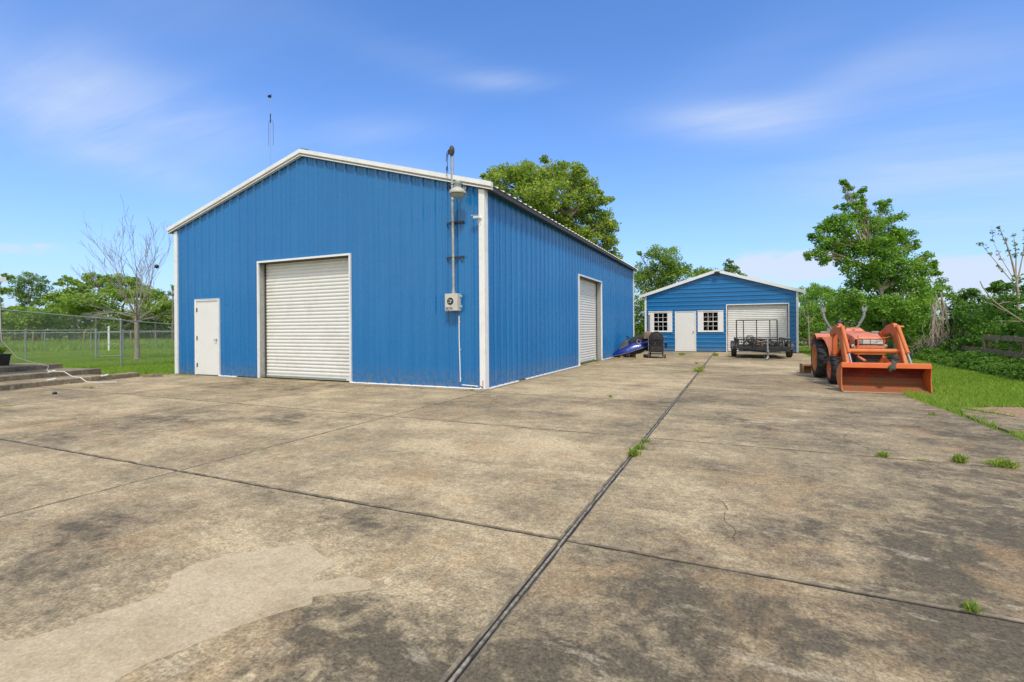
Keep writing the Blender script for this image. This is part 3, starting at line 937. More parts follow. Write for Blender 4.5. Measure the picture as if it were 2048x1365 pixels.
# ---------------------------------------------------------------- fixtures on the barn
mast = thing('service_mast', 'tall galvanised electric service mast with meter box on the barn front', 'service mast', (-.66, -.07, 0))


def put(o, t):
    """keep world-space geometry under a placed empty"""
    o.matrix_parent_inverse = (Matrix.Translation(t.location) @ t.rotation_euler.to_matrix().to_4x4()).inverted()
    return o


b = MB(); b.tube([(-.655, -.105, 1.97), (-.66, -.105, 3.2), (-.672, -.105, 4.80)], .030, 14)
b.lathe((-.656, -.105, 1.955), (0, 0, 1), [(0, .001), (0, .042), (.05, .042), (.055, .033), (.1, .033)], 16)
b.lathe((-.664, -.105, 3.86), (0, 0, 1), [(0, .031), (.004, .034), (.06, .034), (.064, .031)], 16)
put(b.build('pipe', M['galv'], mast, smooth=40), mast)
b = MB(); b.lathe((-.675, -.105, 4.79), (0, 0, 1), [(0, .036), (.04, .040), (.06, .056), (.11, .060), (.16, .052), (.20, .034), (.215, .012), (.217, .001)], 16)
b.box((-.675, -.16, 4.86), (.085, .04, .09))
put(b.build('weather_head', M['under'], mast, smooth=40), mast)
b = MB()
b.tube([(-.70, -.18, 4.90), (-.735, -.20, 4.84), (-.745, -.20, 4.74), (-.755, -.20, 4.66)], .007, 6)
b.tube([(-.69, -.18, 4.90), (-.71, -.21, 4.80), (-.715, -.21, 4.66), (-.72, -.21, 4.52), (-.745, -.21, 4.47), (-.74, -.21, 4.55), (-.71, -.21, 4.54), (-.712, -.21, 4.42)], .007, 6)
b.tube([(-.70, -.18, 4.88), (-.72, -.2, 4.70), (-.735, -.2, 4.5), (-.76, -.2, 4.36)], .005, 6)
put(b.build('cable', M['black'], mast), mast)
for z, x0, x1 in ((4.20, -.83, -.40), (3.425, -.84, -.44), (2.705, -.85, -.43)):
    b = MB()
    b.box(((x0 + x1) / 2, -.050, z), (x1 - x0, .022, .040)); b.box(((x0 + x1) / 2, -.064, z + .013), (x1 - x0, .005, .008)); b.box(((x0 + x1) / 2, -.064, z - .013), (x1 - x0, .005, .008))
    b.ring((-.664, -.105, z), (0, 0, 1), .033, .005, 16, 6)
    b.box((-.62, -.085, z), (.02, .05, .03)); b.box((-.705, -.085, z), (.02, .05, .03))
    put(b.build('strut_bracket', M['under'], mast), mast)
b = MB(); b.box((-.667, -.115, 1.775), (.30, .14, .355)); b.box((-.667, -.188, 1.775), (.286, .008, .34))
b.box((-.497, -.075, 1.90), (.05, .035, .018)); b.box((-.497, -.075, 1.69), (.05, .035, .018)); b.tube([(-.485, -.075, 1.915), (-.485, -.075, 1.875)], .012, 8); b.tube([(-.485, -.075, 1.705), (-.485, -.075, 1.665)], .012, 8)
box = put(b.build('meter_box', plain('grey_meter_enamel', (.55, .545, .50), .45, 0, .05, 6, (.3, .28, .24), .3, 8), mast, bevel=.008), mast)
b = MB(); b.ring((-.682, -.194, 1.795), (0, 1, 0), .068, .007, 28, 8); b.lathe((-.682, -.1925, 1.795), (0, -1, 0), [(0, .064), (.004, .064), (.004, .001)], 28)
g_ = b.build('meter_socket', M['black'], None, smooth=30); g_.parent = box
b = MB()
for a, r, w in ((.3, .036, .028), (2.2, .038, .03), (3.9, .036, .032), (5.1, .03, .02)):
    b.lathe((-.682 + r * math.cos(a), -.198, 1.795 + r * math.sin(a)), (0, -1, 0), [(0, w * .5), (.006, w * .45), (.008, .001)], 10)
b.box((-.668, -.2, 1.797), (.016, .008, .06))
g_ = b.build('meter_contacts', M['steel'], None, smooth=30); g_.parent = box
cu = bpy.data.curves.new('meter_number', 'FONT'); cu.body = "3829A"; cu.size = .092; cu.extrude = .0012
tmp = bpy.data.objects.new('tmp_text', cu); C.objects.link(tmp)
dg = bpy.context.evaluated_depsgraph_get(); me = bpy.data.meshes.new_from_object(tmp.evaluated_get(dg)); bpy.data.objects.remove(tmp)
me.transform(Matrix.Translation((-.805, -.1935, 1.617)) @ Matrix.Rotation(R(90), 4, 'X') @ Matrix.Diagonal((.74, 1, 1, 1)))
me.materials.clear(); me.materials.append(M['black'])
num = bpy.data.objects.new('meter_number', me); C.objects.link(num); num.parent = box

lamp = thing('wall_lamp', 'round galvanised dusk lamp on a short arm at the top of the barn near corner', 'wall lamp', (-.41, -.33, 3.95))
b = MB(); b.tube([(-.41, -.04, 4.14), (-.41, -.15, 4.17), (-.41, -.28, 4.15), (-.41, -.33, 4.12)], .016, 10); b.box((-.41, -.045, 4.14), (.08, .012, .12))
put(b.build('arm', M['galv'], lamp, smooth=40), lamp)
b = MB(); b.lathe((-.41, -.33, 4.18), (0, 0, -1), [(-.002, .001), (0, .06), (.02, .068), (.06, .068), (.075, .060), (.12, .060), (.125, .075), (.14, .078)], 22)
for k in range(16):
    a = k * math.pi / 8; b.box((-.41 + .064 * math.cos(a), -.33 + .064 * math.sin(a), 4.075), (.022, .006, .05), rot=Matrix.Rotation(a, 3, 'Z'))
put(b.build('ballast_housing', M['galvdull'], lamp, smooth=40), lamp)
b = MB(); b.lathe((-.41, -.33, 4.045), (0, 0, -1), [(0, .078), (.015, .10), (.04, .135), (.065, .160), (.085, .172), (.11, .176), (.125, .168), (.125, .150), (.10, .155), (.05, .115), (.02, .07)], 32)
put(b.build('lamp_shade', plain('chalky_reflector', (.46, .45, .40), .5, .1, .08, 8), lamp, smooth=50), lamp)
b = MB(); b.lathe((-.41, -.33, 4.0), (0, 0, -1), [(0, .02), (.02, .10), (.09, .145), (.135, .120), (.165, .060), (.172, .001)], 28)
put(b.build('lens', NT('frosted_lens').color((.55, .60, .58)).set(Roughness=.25, IOR=1.3).set(Transmission_Weight=.55).mat, lamp, smooth=50), lamp)

b = MB(); b.lathe((-.045, -.055, 3.465), (0, -1, 0), [(0, .001), (0, .034), (.012, .034), (.022, .02), (.03, .015)], 16); b.tube([(-.045, -.08, 3.465), (-.08, -.12, 3.465)], .012, 8)
b.lathe((-.06, -.115, 3.472), (-.86, -.5, -.12), [(0, .001), (0, .026), (.10, .028), (.105, .024), (.105, .001)], 14); b.box((-.125, -.155, 3.497), (.16, .07, .005), rot=Matrix.Rotation(.53, 3, 'Z'))
b.tube([(-.05, -.07, 3.45), (-.10, -.10, 3.38), (-.085, -.07, 3.33), (-.04, -.055, 3.36)], .005, 6)
tag(b.build('security_camera', M['whitedoor'], smooth=40), 'small white security camera on the barn corner trim below the lamp', 'camera')

cond = thing('conduit', 'thin white conduit running down from the meter box and across to the corner', 'conduit', (-.55, -.05, 0))
b = MB(); b.tube([(-.563, -.050, 1.50), (-.562, -.050, 1.0), (-.548, -.050, .5), (-.540, -.050, .14)], .011, 10); put(b.build('upright_pipe', M['white'], cond, smooth=40), cond)
b = MB(); b.tube([(-.50, -.050, .078), (-.30, -.050, .070), (-.125, -.050, .062)], .011, 10); put(b.build('floor_pipe', M['white'], cond, smooth=40), cond)
for z, x in ((1.37, -.561), (.80, -.552), (.20, -.543)):
    b = MB(); b.box((x + .012, -.042, z), (.05, .006, .018)); put(b.build('clip', M['galv'], cond), cond)

# ---------------------------------------------------------------- left: fences, gate, posts
def chain_fence(name, label, pts, zb, zt, posts=None, top=True, mesh=True, pitch=.062, wr=.0022, post_r=.028, rail_r=.021, cap=True, grp=None, mat='galvdull'):
    t = thing(name, label, 'fence', (pts[0][0], pts[0][1], zb[0]), group=grp)
    P = [Vector(p) for p in pts]
    for i, p in enumerate(P):
        if posts is not None and not posts[i]: continue
        b = MB(); b.tube([(p.x, p.y, zb[i] - .1), (p.x, p.y, zt[i] + .015)], post_r, 10)
        if cap: b.lathe((p.x, p.y, zt[i] + .01), (0, 0, 1), [(0, post_r * 1.15), (.02, post_r * 1.1), (.045, .012), (.05, .001)], 10)
        for k in (.2, .45, .7, .95): b.ring((p.x, p.y, zb[i] + (zt[i] - zb[i]) * k), (0, 0, 1), post_r + .002, .003, 10, 4)
        put(b.build('post', M[mat], t, smooth=40), t)
    if top:
        b = MB(); b.tube([(p.x, p.y, z) for p, z in zip(P, zt)], rail_r, 8); put(b.build('top_rail', M[mat], t, smooth=40), t)
    if mesh:
        V = []
        for i in range(len(P) - 1):
            a, c = P[i], P[i + 1]; L = (c - a).length; d = (c - a) / L; nn = Vector((-d.y, d.x))
            h = min(zt[i] - zb[i], zt[i + 1] - zb[i + 1]) - .03
            def pt(s, q, o):
                k = s / L; z = zb[i] + (zb[i + 1] - zb[i]) * k + .03 + q
                z2 = min(z, 99)
                return Vector((a.x + d.x * s + nn.x * o, a.y + d.y * s + nn.y * o, z2))
            for sg in (1, -1):
                s0 = -h
                while s0 < L + h:
                    # wire from (s0,0) going up with slope sg
                    u0, v0, u1, v1 = s0, 0., s0 + sg * h, h
                    lo, hi = 0., 1.
                    du = u1 - u0
                    for bound, sign in ((0., 1), (L, -1)):
                        f0, f1 = sign * (u0 - bound), sign * (u1 - bound)
                        if f0 < 0 and f1 < 0: lo = 2
                        elif f0 < 0: lo = max(lo, -f0 / (f1 - f0))
                        elif f1 < 0: hi = min(hi, f0 / (f0 - f1))
                    if hi - lo > .01:
                        A = pt(u0 + du * lo, h * lo, .003 * sg); B = pt(u0 + du * hi, h * hi, .003 * sg)
                        w = Vector((d.x, d.y, 0)) * wr
                        m_ = Vector((nn.x, nn.y, 0)) * wr
                        for k in ((w), (m_)):
                            V.append([A - k, A + k, B + k, B - k])
                    s0 += pitch
        if V: put(quads_mesh('wire_mesh', np.array([[tuple(q) for q in f] for f in V]), M[mat], t), t)
    return t


chain_fence('chain_link_fence', 'tall grey chain link fence with one post crossing the lawn nearest the steps', [(-13.9, -4.6), (-14.39, -2.1), (-14.67, 1.06), (-15.02, 3.2), (-15.3, 6.3)],
            [.36, .33, 0, 0, 0], [1.97, 1.86, 1.605, 1.455, 1.44], posts=[0, 0, 1, 0, 1], wr=.003)
chain_fence('chain_link_fence', 'lower chain link fence with one post behind the nearest fence at far left', [(-22.4, -5.5), (-22.7, -2.0), (-22.72, 1.64), (-22.25, 3.95)],
            [0, 0, 0, 0], [1.28, 1.28, 1.28, 1.28])
chain_fence('chain_link_fence', 'lower chain link fence running behind the dead tree towards the barn', [(-21.42, 4.62), (-20.5, 7.3), (-19.6, 10.4), (-18.7, 13.5)],
            [0, 0, 0, 0], [1.22, 1.2, 1.2, 1.2], posts=[1, 0, 1, 1])
gt = thing('fence_gate', 'narrow chain link gate between two posts left of the dead tree', 'gate', (-22.2, 4.0, 0))
a, c = Vector((-22.17, 4.03)), Vector((-21.45, 4.58))
b = MB()
for z in (.08, .62, 1.2): b.tube([(a.x, a.y, z), (c.x, c.y, z)], .017, 8)
for p in (a, c): b.tube([(p.x, p.y, .05), (p.x, p.y, 1.22)], .018, 8)
put(b.build('gate_frame', M['galvdull'], gt, smooth=40), gt)
b = MB(); b.tube([(-22.22, 3.93, -.05), (-22.22, 3.93, 1.36)], .045, 10); put(b.build('hinge_post', M['galvdull'], gt, smooth=40), gt)
far = [(-37.6, 5.2), (-36.5, 7.9), (-34.1, 9.3), (-32.2, 12.2), (-30.5, 15.0), (-28.5, 18.5)]
chain_fence('chain_link_fence', 'distant chain link fence along the far edge of the mown lawn', far, [0] * 6, [1.14] * 6, pitch=.16, wr=.004)
b = MB(); b.tube([(-30.88, 8.73, -.05), (-30.88, 8.73, 1.5)], .055, 12); b.lathe((-30.88, 8.73, 1.49), (0, 0, 1), [(0, .06), (.03, .05), (.05, .001)], 12); b.ring((-30.88, 8.73, .8), (0, 0, 1), .055, .008, 12, 6)
tag(b.build('white_post', M['white'], smooth=40), 'bare white pipe post standing alone on the lawn beyond the gate', 'post')
wp = [((-49.5, 12.4), 'leftmost short grey wooden post in the far field'), ((-46.5, 14.6), 'short grey wooden post in the far field before the tall loose tree'),
      ((-44.6, 17.2), 'short grey wooden post in the far field before the yellow green tree'), ((-42.4, 20.5), 'short grey wooden post in the far field left of the white pipe post'),
      ((-40.5, 23.5), 'short grey wooden post in the far field behind the gate'), ((-39.0, 27.5), 'short grey wooden post in the far field near the barn corner')]
for (x, y), l in wp:
    b = MB(); b.tube([(0, 0, -.1), (.02, .01, .6), (0, .03, 1.25)], [.075, .07, .065], 8)
    b.tube([(0, 0, .4), (.03, 0, .42)], .012, 5); b.tube([(0, 0, .9), (.03, 0, .92)], .012, 5)
    o = b.build('field_post', M['oldwood'], smooth=50); o.location = (x, y, 0); tag(o, l, 'post', 'wooden posts in the far field')
# porch corner at the left edge
pr = thing('porch_roof', 'white corner of a porch roof entering at the left edge of the picture', 'porch', (-10.9, -5.5, 0))
b = MB(); b.prism([(-14.2, 2.37), (-10.12, 2.37), (-10.12, 2.43), (-14.2, 2.6)], -8.5, -3.52, 'y'); put(b.build('roof', M['white'], pr), pr)
b = MB(); b.box((-10.105, -6.0, 2.395), (.03, 4.95, .10)); put(b.build('fascia', M['white'], pr), pr)
b = MB(); b.box((-13.6, -8.2, 1.35), (.1, .1, 2.05)); put(b.build('support_post', M['white'], pr), pr)
# cord across the steps
b = MB(); b.tube([(-10.25, -3.58, 2.36), (-10.32, -3.55, 1.62), (-10.55, -3.45, 1.05), (-10.9, -3.05, .62), (-11.1, -2.60, .44), (-11.0, -2.42, .372), (-10.9, -2.5, .27), (-10.62, -2.52, .262), (-10.2, -2.45, .255), (-9.95, -2.4, .14), (-9.6, -2.4, .134), (-9.5, -2.33, .03), (-9.3, -2.25, .012), (-8.9, -2.0, .012)], .008, 8)
tag(b.build('cord', M['whitedoor'], smooth=60), 'thin white cord drooping from the porch and lying over the steps', 'cord')
# potted plant
pot = thing('potted_plant', 'square black planter with a leafy plant on the top step at the left edge', 'planter', (-12.75, -2.75, .36))
b = MB()
def frus(b, z0, z1, r0, r1, m=0):
    vs = [(-r0, -r0, z0), (r0, -r0, z0), (r0, r0, z0), (-r0, r0, z0), (-r1, -r1, z1), (r1, -r1, z1), (r1, r1, z1), (-r1, r1, z1)]
    b.add(vs, [(3, 2, 1, 0), (4, 5, 6, 7), (0, 1, 5, 4), (1, 2, 6, 5), (2, 3, 7, 6), (3, 0, 4, 7)], m)
frus(b, 0, .27, .17, .20); frus(b, .272, .30, .215, .215)
b.build('planter', M['black'], pot, bevel=.006)
V = []; T_ = []
for k in range(60):
    a = random.uniform(0, 6.28); L = random.uniform(.18, .42); el_ = random.uniform(.35, 1.3)
    d = Vector((math.cos(a) * math.cos(el_), math.sin(a) * math.cos(el_), math.sin(el_))); s_ = d.cross(Vector((0, 0, 1))).normalized() * random.uniform(.02, .045)
    p0 = Vector((random.uniform(-.1, .1), random.uniform(-.1, .1), .29)); p1 = p0 + d * L * .5; p2 = p0 + d * L + Vector((0, 0, -.06 * L / .3))
    V.append([tuple(p0), tuple(p1 + s_), tuple(p2), tuple(p1 - s_)]); T_.append(random.random())
quads_mesh('foliage', np.array(V), M['weed'], pot, T_)

# ---------------------------------------------------------------- orange tractor
def worn(name, c, c2, c3, rough=.45, amt=.5, sc=3.0):
    t = NT(name)
    a = t.noise(sc, 8, .65, .3); b_ = t.noise(sc * 5, 8, .75, .2)
    col = t.mix(t.rng(a, .40, .68, 0, 1), c, c2)
    col = t.mix(t.rng(b_, .56, .66, 0, amt), col, c3)
    t.color(col).set(Roughness=t.rng(b_, .4, .7, rough, min(1, rough + .3)))
    t.bump(b_, .25, .004)
    return t.mat


M['orange'] = worn('tractor_orange', (.62, .115, .020), (.66, .17, .045), (.30, .09, .03), .42, .35)
M['orange_faded'] = worn('sun_faded_orange', (.68, .24, .14), (.64, .16, .07), (.42, .16, .10), .40, .3)
M['orange_tan'] = worn('tan_orange', (.60, .185, .045), (.60, .12, .025), (.34, .17, .07), .5, .6)  # paler tan, includes the lit look of arms and left bucket plate
M['bucket_in'] = worn('bucket_worn_shaded', (.24, .022, .008), (.07, .012, .009), (.015, .008, .008), .6, 1.0, 7)  # worn red-black paint, darkened further for the shade inside the bucket
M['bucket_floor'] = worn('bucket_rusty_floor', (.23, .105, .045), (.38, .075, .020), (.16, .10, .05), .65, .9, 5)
M['rim_rear'] = worn('rear_rim_yellow_orange', (.52, .20, .045), (.50, .15, .03), (.25, .13, .05), .5, .4)
M['grey_rops'] = plain('dull_grey_paint', (.26, .28, .27), .55, .1, .15, 8, (.2, .19, .17), .3, 9)
M['headlamp'] = NT('headlamp_lens').color((.62, .66, .66)).set(Roughness=.12, Metallic=.15).mat
M['rust'] = worn('yellow_rust_paint', (.30, .19, .075), (.24, .11, .04), (.09, .05, .03), .7, .8, 5)
M['red_engine'] = plain('reddish_engine_parts', (.16, .035, .018), .6, .1, .5, 12, (.02, .02, .02), .7, 10)

tr = thing('tractor', 'orange compact tractor with front loader bucket lowered, parked on the driveway edge', 'tractor', (7.02, 4.2, 0), .045)


def tyre(name, x, y, r, w, rim_r, rim_mat, lug_n, lug_h, side, parent):
    """wheel with a tyre and a rim; side = outward x direction"""
    wq = MB()
    # tyre carcass
    prof = [(-w / 2 + .01, rim_r * .98), (-w / 2, rim_r * 1.08), (-w / 2 - .004, (rim_r + r) / 2), (-w / 2 + .015, r - .045), (-w / 2 + .05, r - .022), (0, r - .018), (w / 2 - .05, r - .022), (w / 2 - .015, r - .045), (w / 2 + .004, (rim_r + r) / 2), (w / 2, rim_r * 1.08), (w / 2 - .01, rim_r * .98)]
    wq.lathe((x, y, r), (1, 0, 0), prof, 44)
    for k in range(lug_n):      # chevron lugs
        for s_ in (-1, 1):
            a0 = 2 * math.pi * (k + (.5 if s_ > 0 else 0)) / lug_n
            pts = []
            for q in range(4):
                u = q / 3; ax = s_ * (w * .02 + u * w * .47); an = a0 + u * (1.6 / lug_n) * 1.5; rr = r - .022 + (0 if q < 3 else -.02)
                pts.append((ax, an, rr))
            th = .42 * math.pi / lug_n * .75
            vs = []
            for ax, an, rr in pts:
                for dn, dr in ((-th / 2, -.004), (-th / 2 * .7, lug_h), (th / 2 * .7, lug_h), (th / 2, -.004)):
                    vs.append((x + ax, y + (rr + dr) * math.sin(an + dn), r + (rr + dr) * math.cos(an + dn)))
            fs = []
            for q in range(3):
                for j in range(3): fs.append((q * 4 + j, q * 4 + j + 1, q * 4 + j + 5, q * 4 + j + 4))
            fs += [(0, 1, 2, 3), (12, 15, 14, 13)]
            wq.add(vs, fs)
    wh = wq.build(name, M['dark'], parent, smooth=35)
    rq = MB(); o = side
    rq.lathe((x, y, r), (side, 0, 0), [(-w * .45, rim_r * .97), (w * .46, rim_r * .97), (w * .49, rim_r * 1.05), (w * .50, rim_r * 1.0), (w * .47, rim_r * .93), (w * .25, rim_r * .86), (w * .18, rim_r * .80), (w * .16, rim_r * .45), (w * .28, rim_r * .38), (w * .30, rim_r * .22), (w * .42, rim_r * .20), (w * .44, .001)], 36)
    for k in range(8):
        a = k * math.pi / 4
        rq.lathe((x + side * w * .2, y + rim_r * .62 * math.sin(a), r + rim_r * .62 * math.cos(a)), (side, 0, 0), [(0, .013), (.02, .013), (.022, .001)], 6)
    rq.build('rim', rim_mat, wh, smooth=35)
    return wh


for s_ in (-1, 1):
    tyre('wheel', s_ * .505, .85, .475, .245, .305, M['rim_rear'], 19, .030, s_, tr)
    tyre('wheel', s_ * .515, -.62, .300, .185, .175, M['orange'], 16, .022, s_, tr)
# chassis and engine
b = MB()
b.box((0, .45, .50), (.34, 1.15, .30)); b.box((0, .85, .48), (.86, .22, .22)); b.box((0, .1, .42), (.26, .7, .18))
b.build('transmission_housing', M['orange'], tr, bevel=.02)
b = MB()
b.box((0, -.35, .62), (.36, .75, .34)); b.box((-.20, -.3, .66), (.06, .4, .2)); b.tube([(-.2, -.55, .8), (-.24, -.4, .7), (-.22, -.2, .62), (-.25, 0, .55)], .016, 8)
b.tube([(-.17, -.1, .75), (-.26, -.15, .6), (-.2, -.3, .5)], .014, 8); b.lathe((-.20, -.45, .62), (-1, 0, 0), [(0, .05), (.05, .05), (.052, .001)], 14)
b.lathe((.20, -.45, .62), (1, 0, 0), [(0, .05), (.05, .05), (.052, .001)], 14)
b.build('engine', M['red_engine'], tr, smooth=40)
b = MB(); b.box((0, -.62, .315), (.86, .09, .10)); b.box((0, -.62, .40), (.22, .34, .14))
for s_ in (-1, 1): b.box((s_ * .41, -.62, .32), (.10, .13, .22))
b.build('front_axle', M['orange'], tr, bevel=.012)
b = MB(); b.box((0, -1.03, .545), (.44, .10, .22)); b.box((0, -.80, .50), (.34, .42, .10))
for k in range(5): b.box((0, -1.083, .475 + k * .035), (.40, .008, .014))
b.build('front_weight_bracket', M['black'], tr, bevel=.008)
b = MB(); b.box((0, -1.07, .665), (.50, .16, .018)); b.build('front_plate', M['orange_tan'], tr, bevel=.004)
# hood, lofted
secs = [(-1.045, .245, .845, .975, .86), (-1.02, .25, .84, 1.005, .90), (-.85, .255, .83, 1.055, .93), (-.55, .255, .80, 1.095, .93), (-.20, .25, .78, 1.12, .92), (-.02, .24, .78, 1.13, .90)]
b = MB(); vs = []; fs = []
for y, hw, zb, zt, k in secs:
    zs_ = zb + (zt - zb) * .62
    vs += [(-hw, y, zb), (-hw * 1.0, y, zs_), (-hw * k, y, zb + (zt - zb) * .88), (-hw * .62, y, zt - .006), (0, y, zt + .006), (hw * .62, y, zt - .006), (hw * k, y, zb + (zt - zb) * .88), (hw, y, zs_), (hw, y, zb)]
n = 9
for i in range(len(secs) - 1):
    for j in range(n - 1): fs.append((i * n + j, i * n + j + 1, (i + 1) * n + j + 1, (i + 1) * n + j))
fs += [tuple(range(n)), tuple((len(secs) - 1) * n + j for j in range(n))[::-1]]
b.add(vs, fs)
hood = b.build('hood', M['orange_faded'], tr, smooth=28, bevel=.006)
b = MB(); b.box((0, -1.052, .905), (.475, .03, .125)); b.build('grille_surround', M['black'], hood, bevel=.012)
for x, w_ in ((-.155, .085), (-.045, .115), (.075, .10), (.18, .10)):
    b = MB(); b.box((x, -1.071, .907), (w_, .012, .088)); b.box((x, -1.079, .925), (w_ * .8, .004, .010)); b.box((x, -1.079, .893), (w_ * .8, .004, .006))
    b.build('headlight' if x != -.155 else 'side_lamp', M['headlamp'] if x != -.155 else M['galvdull'], hood, bevel=.006)
b = MB(); b.prism([(-.27, .775), (.27, .775), (.24, .825), (.12, .838), (-.12, .838), (-.24, .825)], -1.10, -1.03, 'y'); b.box((0, -.92, .79), (.50, .25, .04))
b.build('nose_panel', M['orange_faded'], tr, bevel=.008)
for s_ in (-1, 1):
    b = MB(); b.lathe((s_ * .275, -1.05, .83), (0, -1, 0), [(0, .001), (0, .026), (.03, .032), (.04, .030), (.042, .001)], 14); b.box((s_ * .25, -1.04, .80), (.05, .03, .03))
    b.build('work_lamp', M['steel'], tr, smooth=40)
for s_ in (-1, 1):
    b = MB(); b.box((s_ * .253, -.58, .905), (.006, .33, .012))
    for k in range(6): b.box((s_ * .253, -.72 + k * .055, .905), (.010, .030, .085))
    b.build('side_vent', M['black'], hood)
b = MB(); b.box((0, -.60, 1.104), (.30, .006, .006)); b.build('hood_seam', M['black'], hood)
# dashboard cowl and steering wheel
b = MB(); vs = []; fs = []
for y, hw, zt in ((-.04, .235, 1.115), (.0, .19, 1.165), (.12, .17, 1.195), (.24, .15, 1.185), (.26, .14, 1.10)):
    vs += [(-hw, y, .85), (-hw, y, zt - .06), (-hw * .75, y, zt), (hw * .75, y, zt), (hw, y, zt - .06), (hw, y, .85)]
for i in range(4):
    for j in range(5): fs.append((i * 6 + j, i * 6 + j + 1, (i + 1) * 6 + j + 1, (i + 1) * 6 + j))
fs += [tuple(range(6)), tuple(24 + j for j in range(6))[::-1]]
b.add(vs, fs); b.build('dash_cowl', M['orange_faded'], tr, smooth=30, bevel=.006)
b = MB(); b.box((-.02, -.035, 1.15), (.05, .012, .010)); b.build('dash_slot', M['black'], tr)
sw = MB(); ctr = Vector((-.02, .30, 1.275)); axd = Vector((0, .38, .92))
sw.ring(ctr, axd, .155, .0125, 30, 8); sw.lathe(ctr, axd, [(-.015, .001), (-.015, .03), (.01, .03), (.015, .001)], 14)
x_ = Vector((1, 0, 0)); y_ = axd.normalized().cross(x_)
for a in (.5, 2.6, 4.7): sw.bar(ctr, ctr + (x_ * math.cos(a) + y_ * math.sin(a)) * .15, .018, .008)
sw.tube([ctr, ctr - axd.normalized() * .22], .018, 8)
sw.build('steering_wheel', M['black'], tr, smooth=40)
# seat
b = MB()
for i_, (cx, cy, cz, dx, dy, dz, tl) in enumerate(((0, .62, .92, .42, .38, .09, .05), (-.02, .80, 1.07, .38, .09, .28, -.22))):
    b.box((cx - .04, cy, cz), (dx, dy, dz), 0, Matrix.Rotation(tl, 3, 'X'))
b.build('seat', M['dark'], tr, bevel=.035)
b = MB(); b.lathe((-.115, .80, 1.24), (0, 0, 1), [(0, .075), (.06, .078), (.12, .055), (.155, .02), (.158, .001)], 14); b.tube([(-.14, .78, 1.2), (-.13, .77, 1.3), (-.10, .77, 1.37)], [.04, .035, .015], 8)
b.build('seat_cover', M['black'], tr, smooth=60)
b = MB(); b.box((0, .35, .66), (.72, .55, .03)); b.build('foot_deck', M['black'], tr)
# fenders: crown over the tyre, inner wall and a tapering front skirt
for s_ in (-1, 1):
    b = MB(); AN = [-38 + k * 13 for k in range(9)]
    outer = [(.85 + .545 * math.sin(R(a)), .475 + .585 * math.cos(R(a))) for a in AN]; inner = [(.85 + .525 * math.sin(R(a)), .475 + .565 * math.cos(R(a))) for a in AN]
    outer = [(.40, .975)] + outer; inner = [(.42, .955)] + inner
    x0, x1 = s_ * .33, s_ * .625
    for i in range(len(outer) - 1):
        b.prism([outer[i], outer[i + 1], inner[i + 1], inner[i]], x0, x1, 'x')
    poly = [(.85 + .54 * math.sin(R(a)), .475 + .58 * math.cos(R(a))) for a in AN] + [(1.2, .62), (.38, .55), (.38, .97)]
    b.prism(poly, s_ * .322, s_ * .342, 'x')
    b.prism([(s_ * .342, 1.0), (s_ * .56, .965), (s_ * .50, .90), (s_ * .43, .72), (s_ * .40, .50), (s_ * .342, .50)], .36, .385, 'y')
    b.build('fender', M['orange_faded'], tr, smooth=40)
    b = MB(); b.box((s_ * .50, .46, 1.085), (.14, .05, .05)); b.box((s_ * .50, .434, 1.085), (.11, .006, .035)); b.build('tail_lamp', M['galvdull'], tr, bevel=.006)
# roll bar arms
b = MB(); b.box((0, .98, 1.16), (.62, .06, .07))
for s_ in (-1, 1): b.box((s_ * .30, .98, .86), (.07, .07, .64))
rb = b.build('roll_bar', M['grey_rops'], tr, bevel=.006)
for s_ in (-1, 1):
    b = MB(); b.tube([(s_ * .24, .97, 1.14), (s_ * .29, .96, 1.22), (s_ * .36, .95, 1.35), (s_ * .405, .94, 1.46), (s_ * .415, .94, 1.56), (s_ * .415, .94, 1.60)], .030, 10)
    b.box((s_ * .415, .94, 1.615), (.085, .07, .085)); b.box((s_ * .445, .94, 1.675), (.022, .06, .05)); b.box((s_ * .385, .94, 1.675), (.022, .06, .05)); b.tube([(s_ * .36, .92, 1.64), (s_ * .48, .92, 1.64)], .011, 8)
    a_ = b.build('roll_bar_arm', M['grey_rops'], rb, smooth=40)
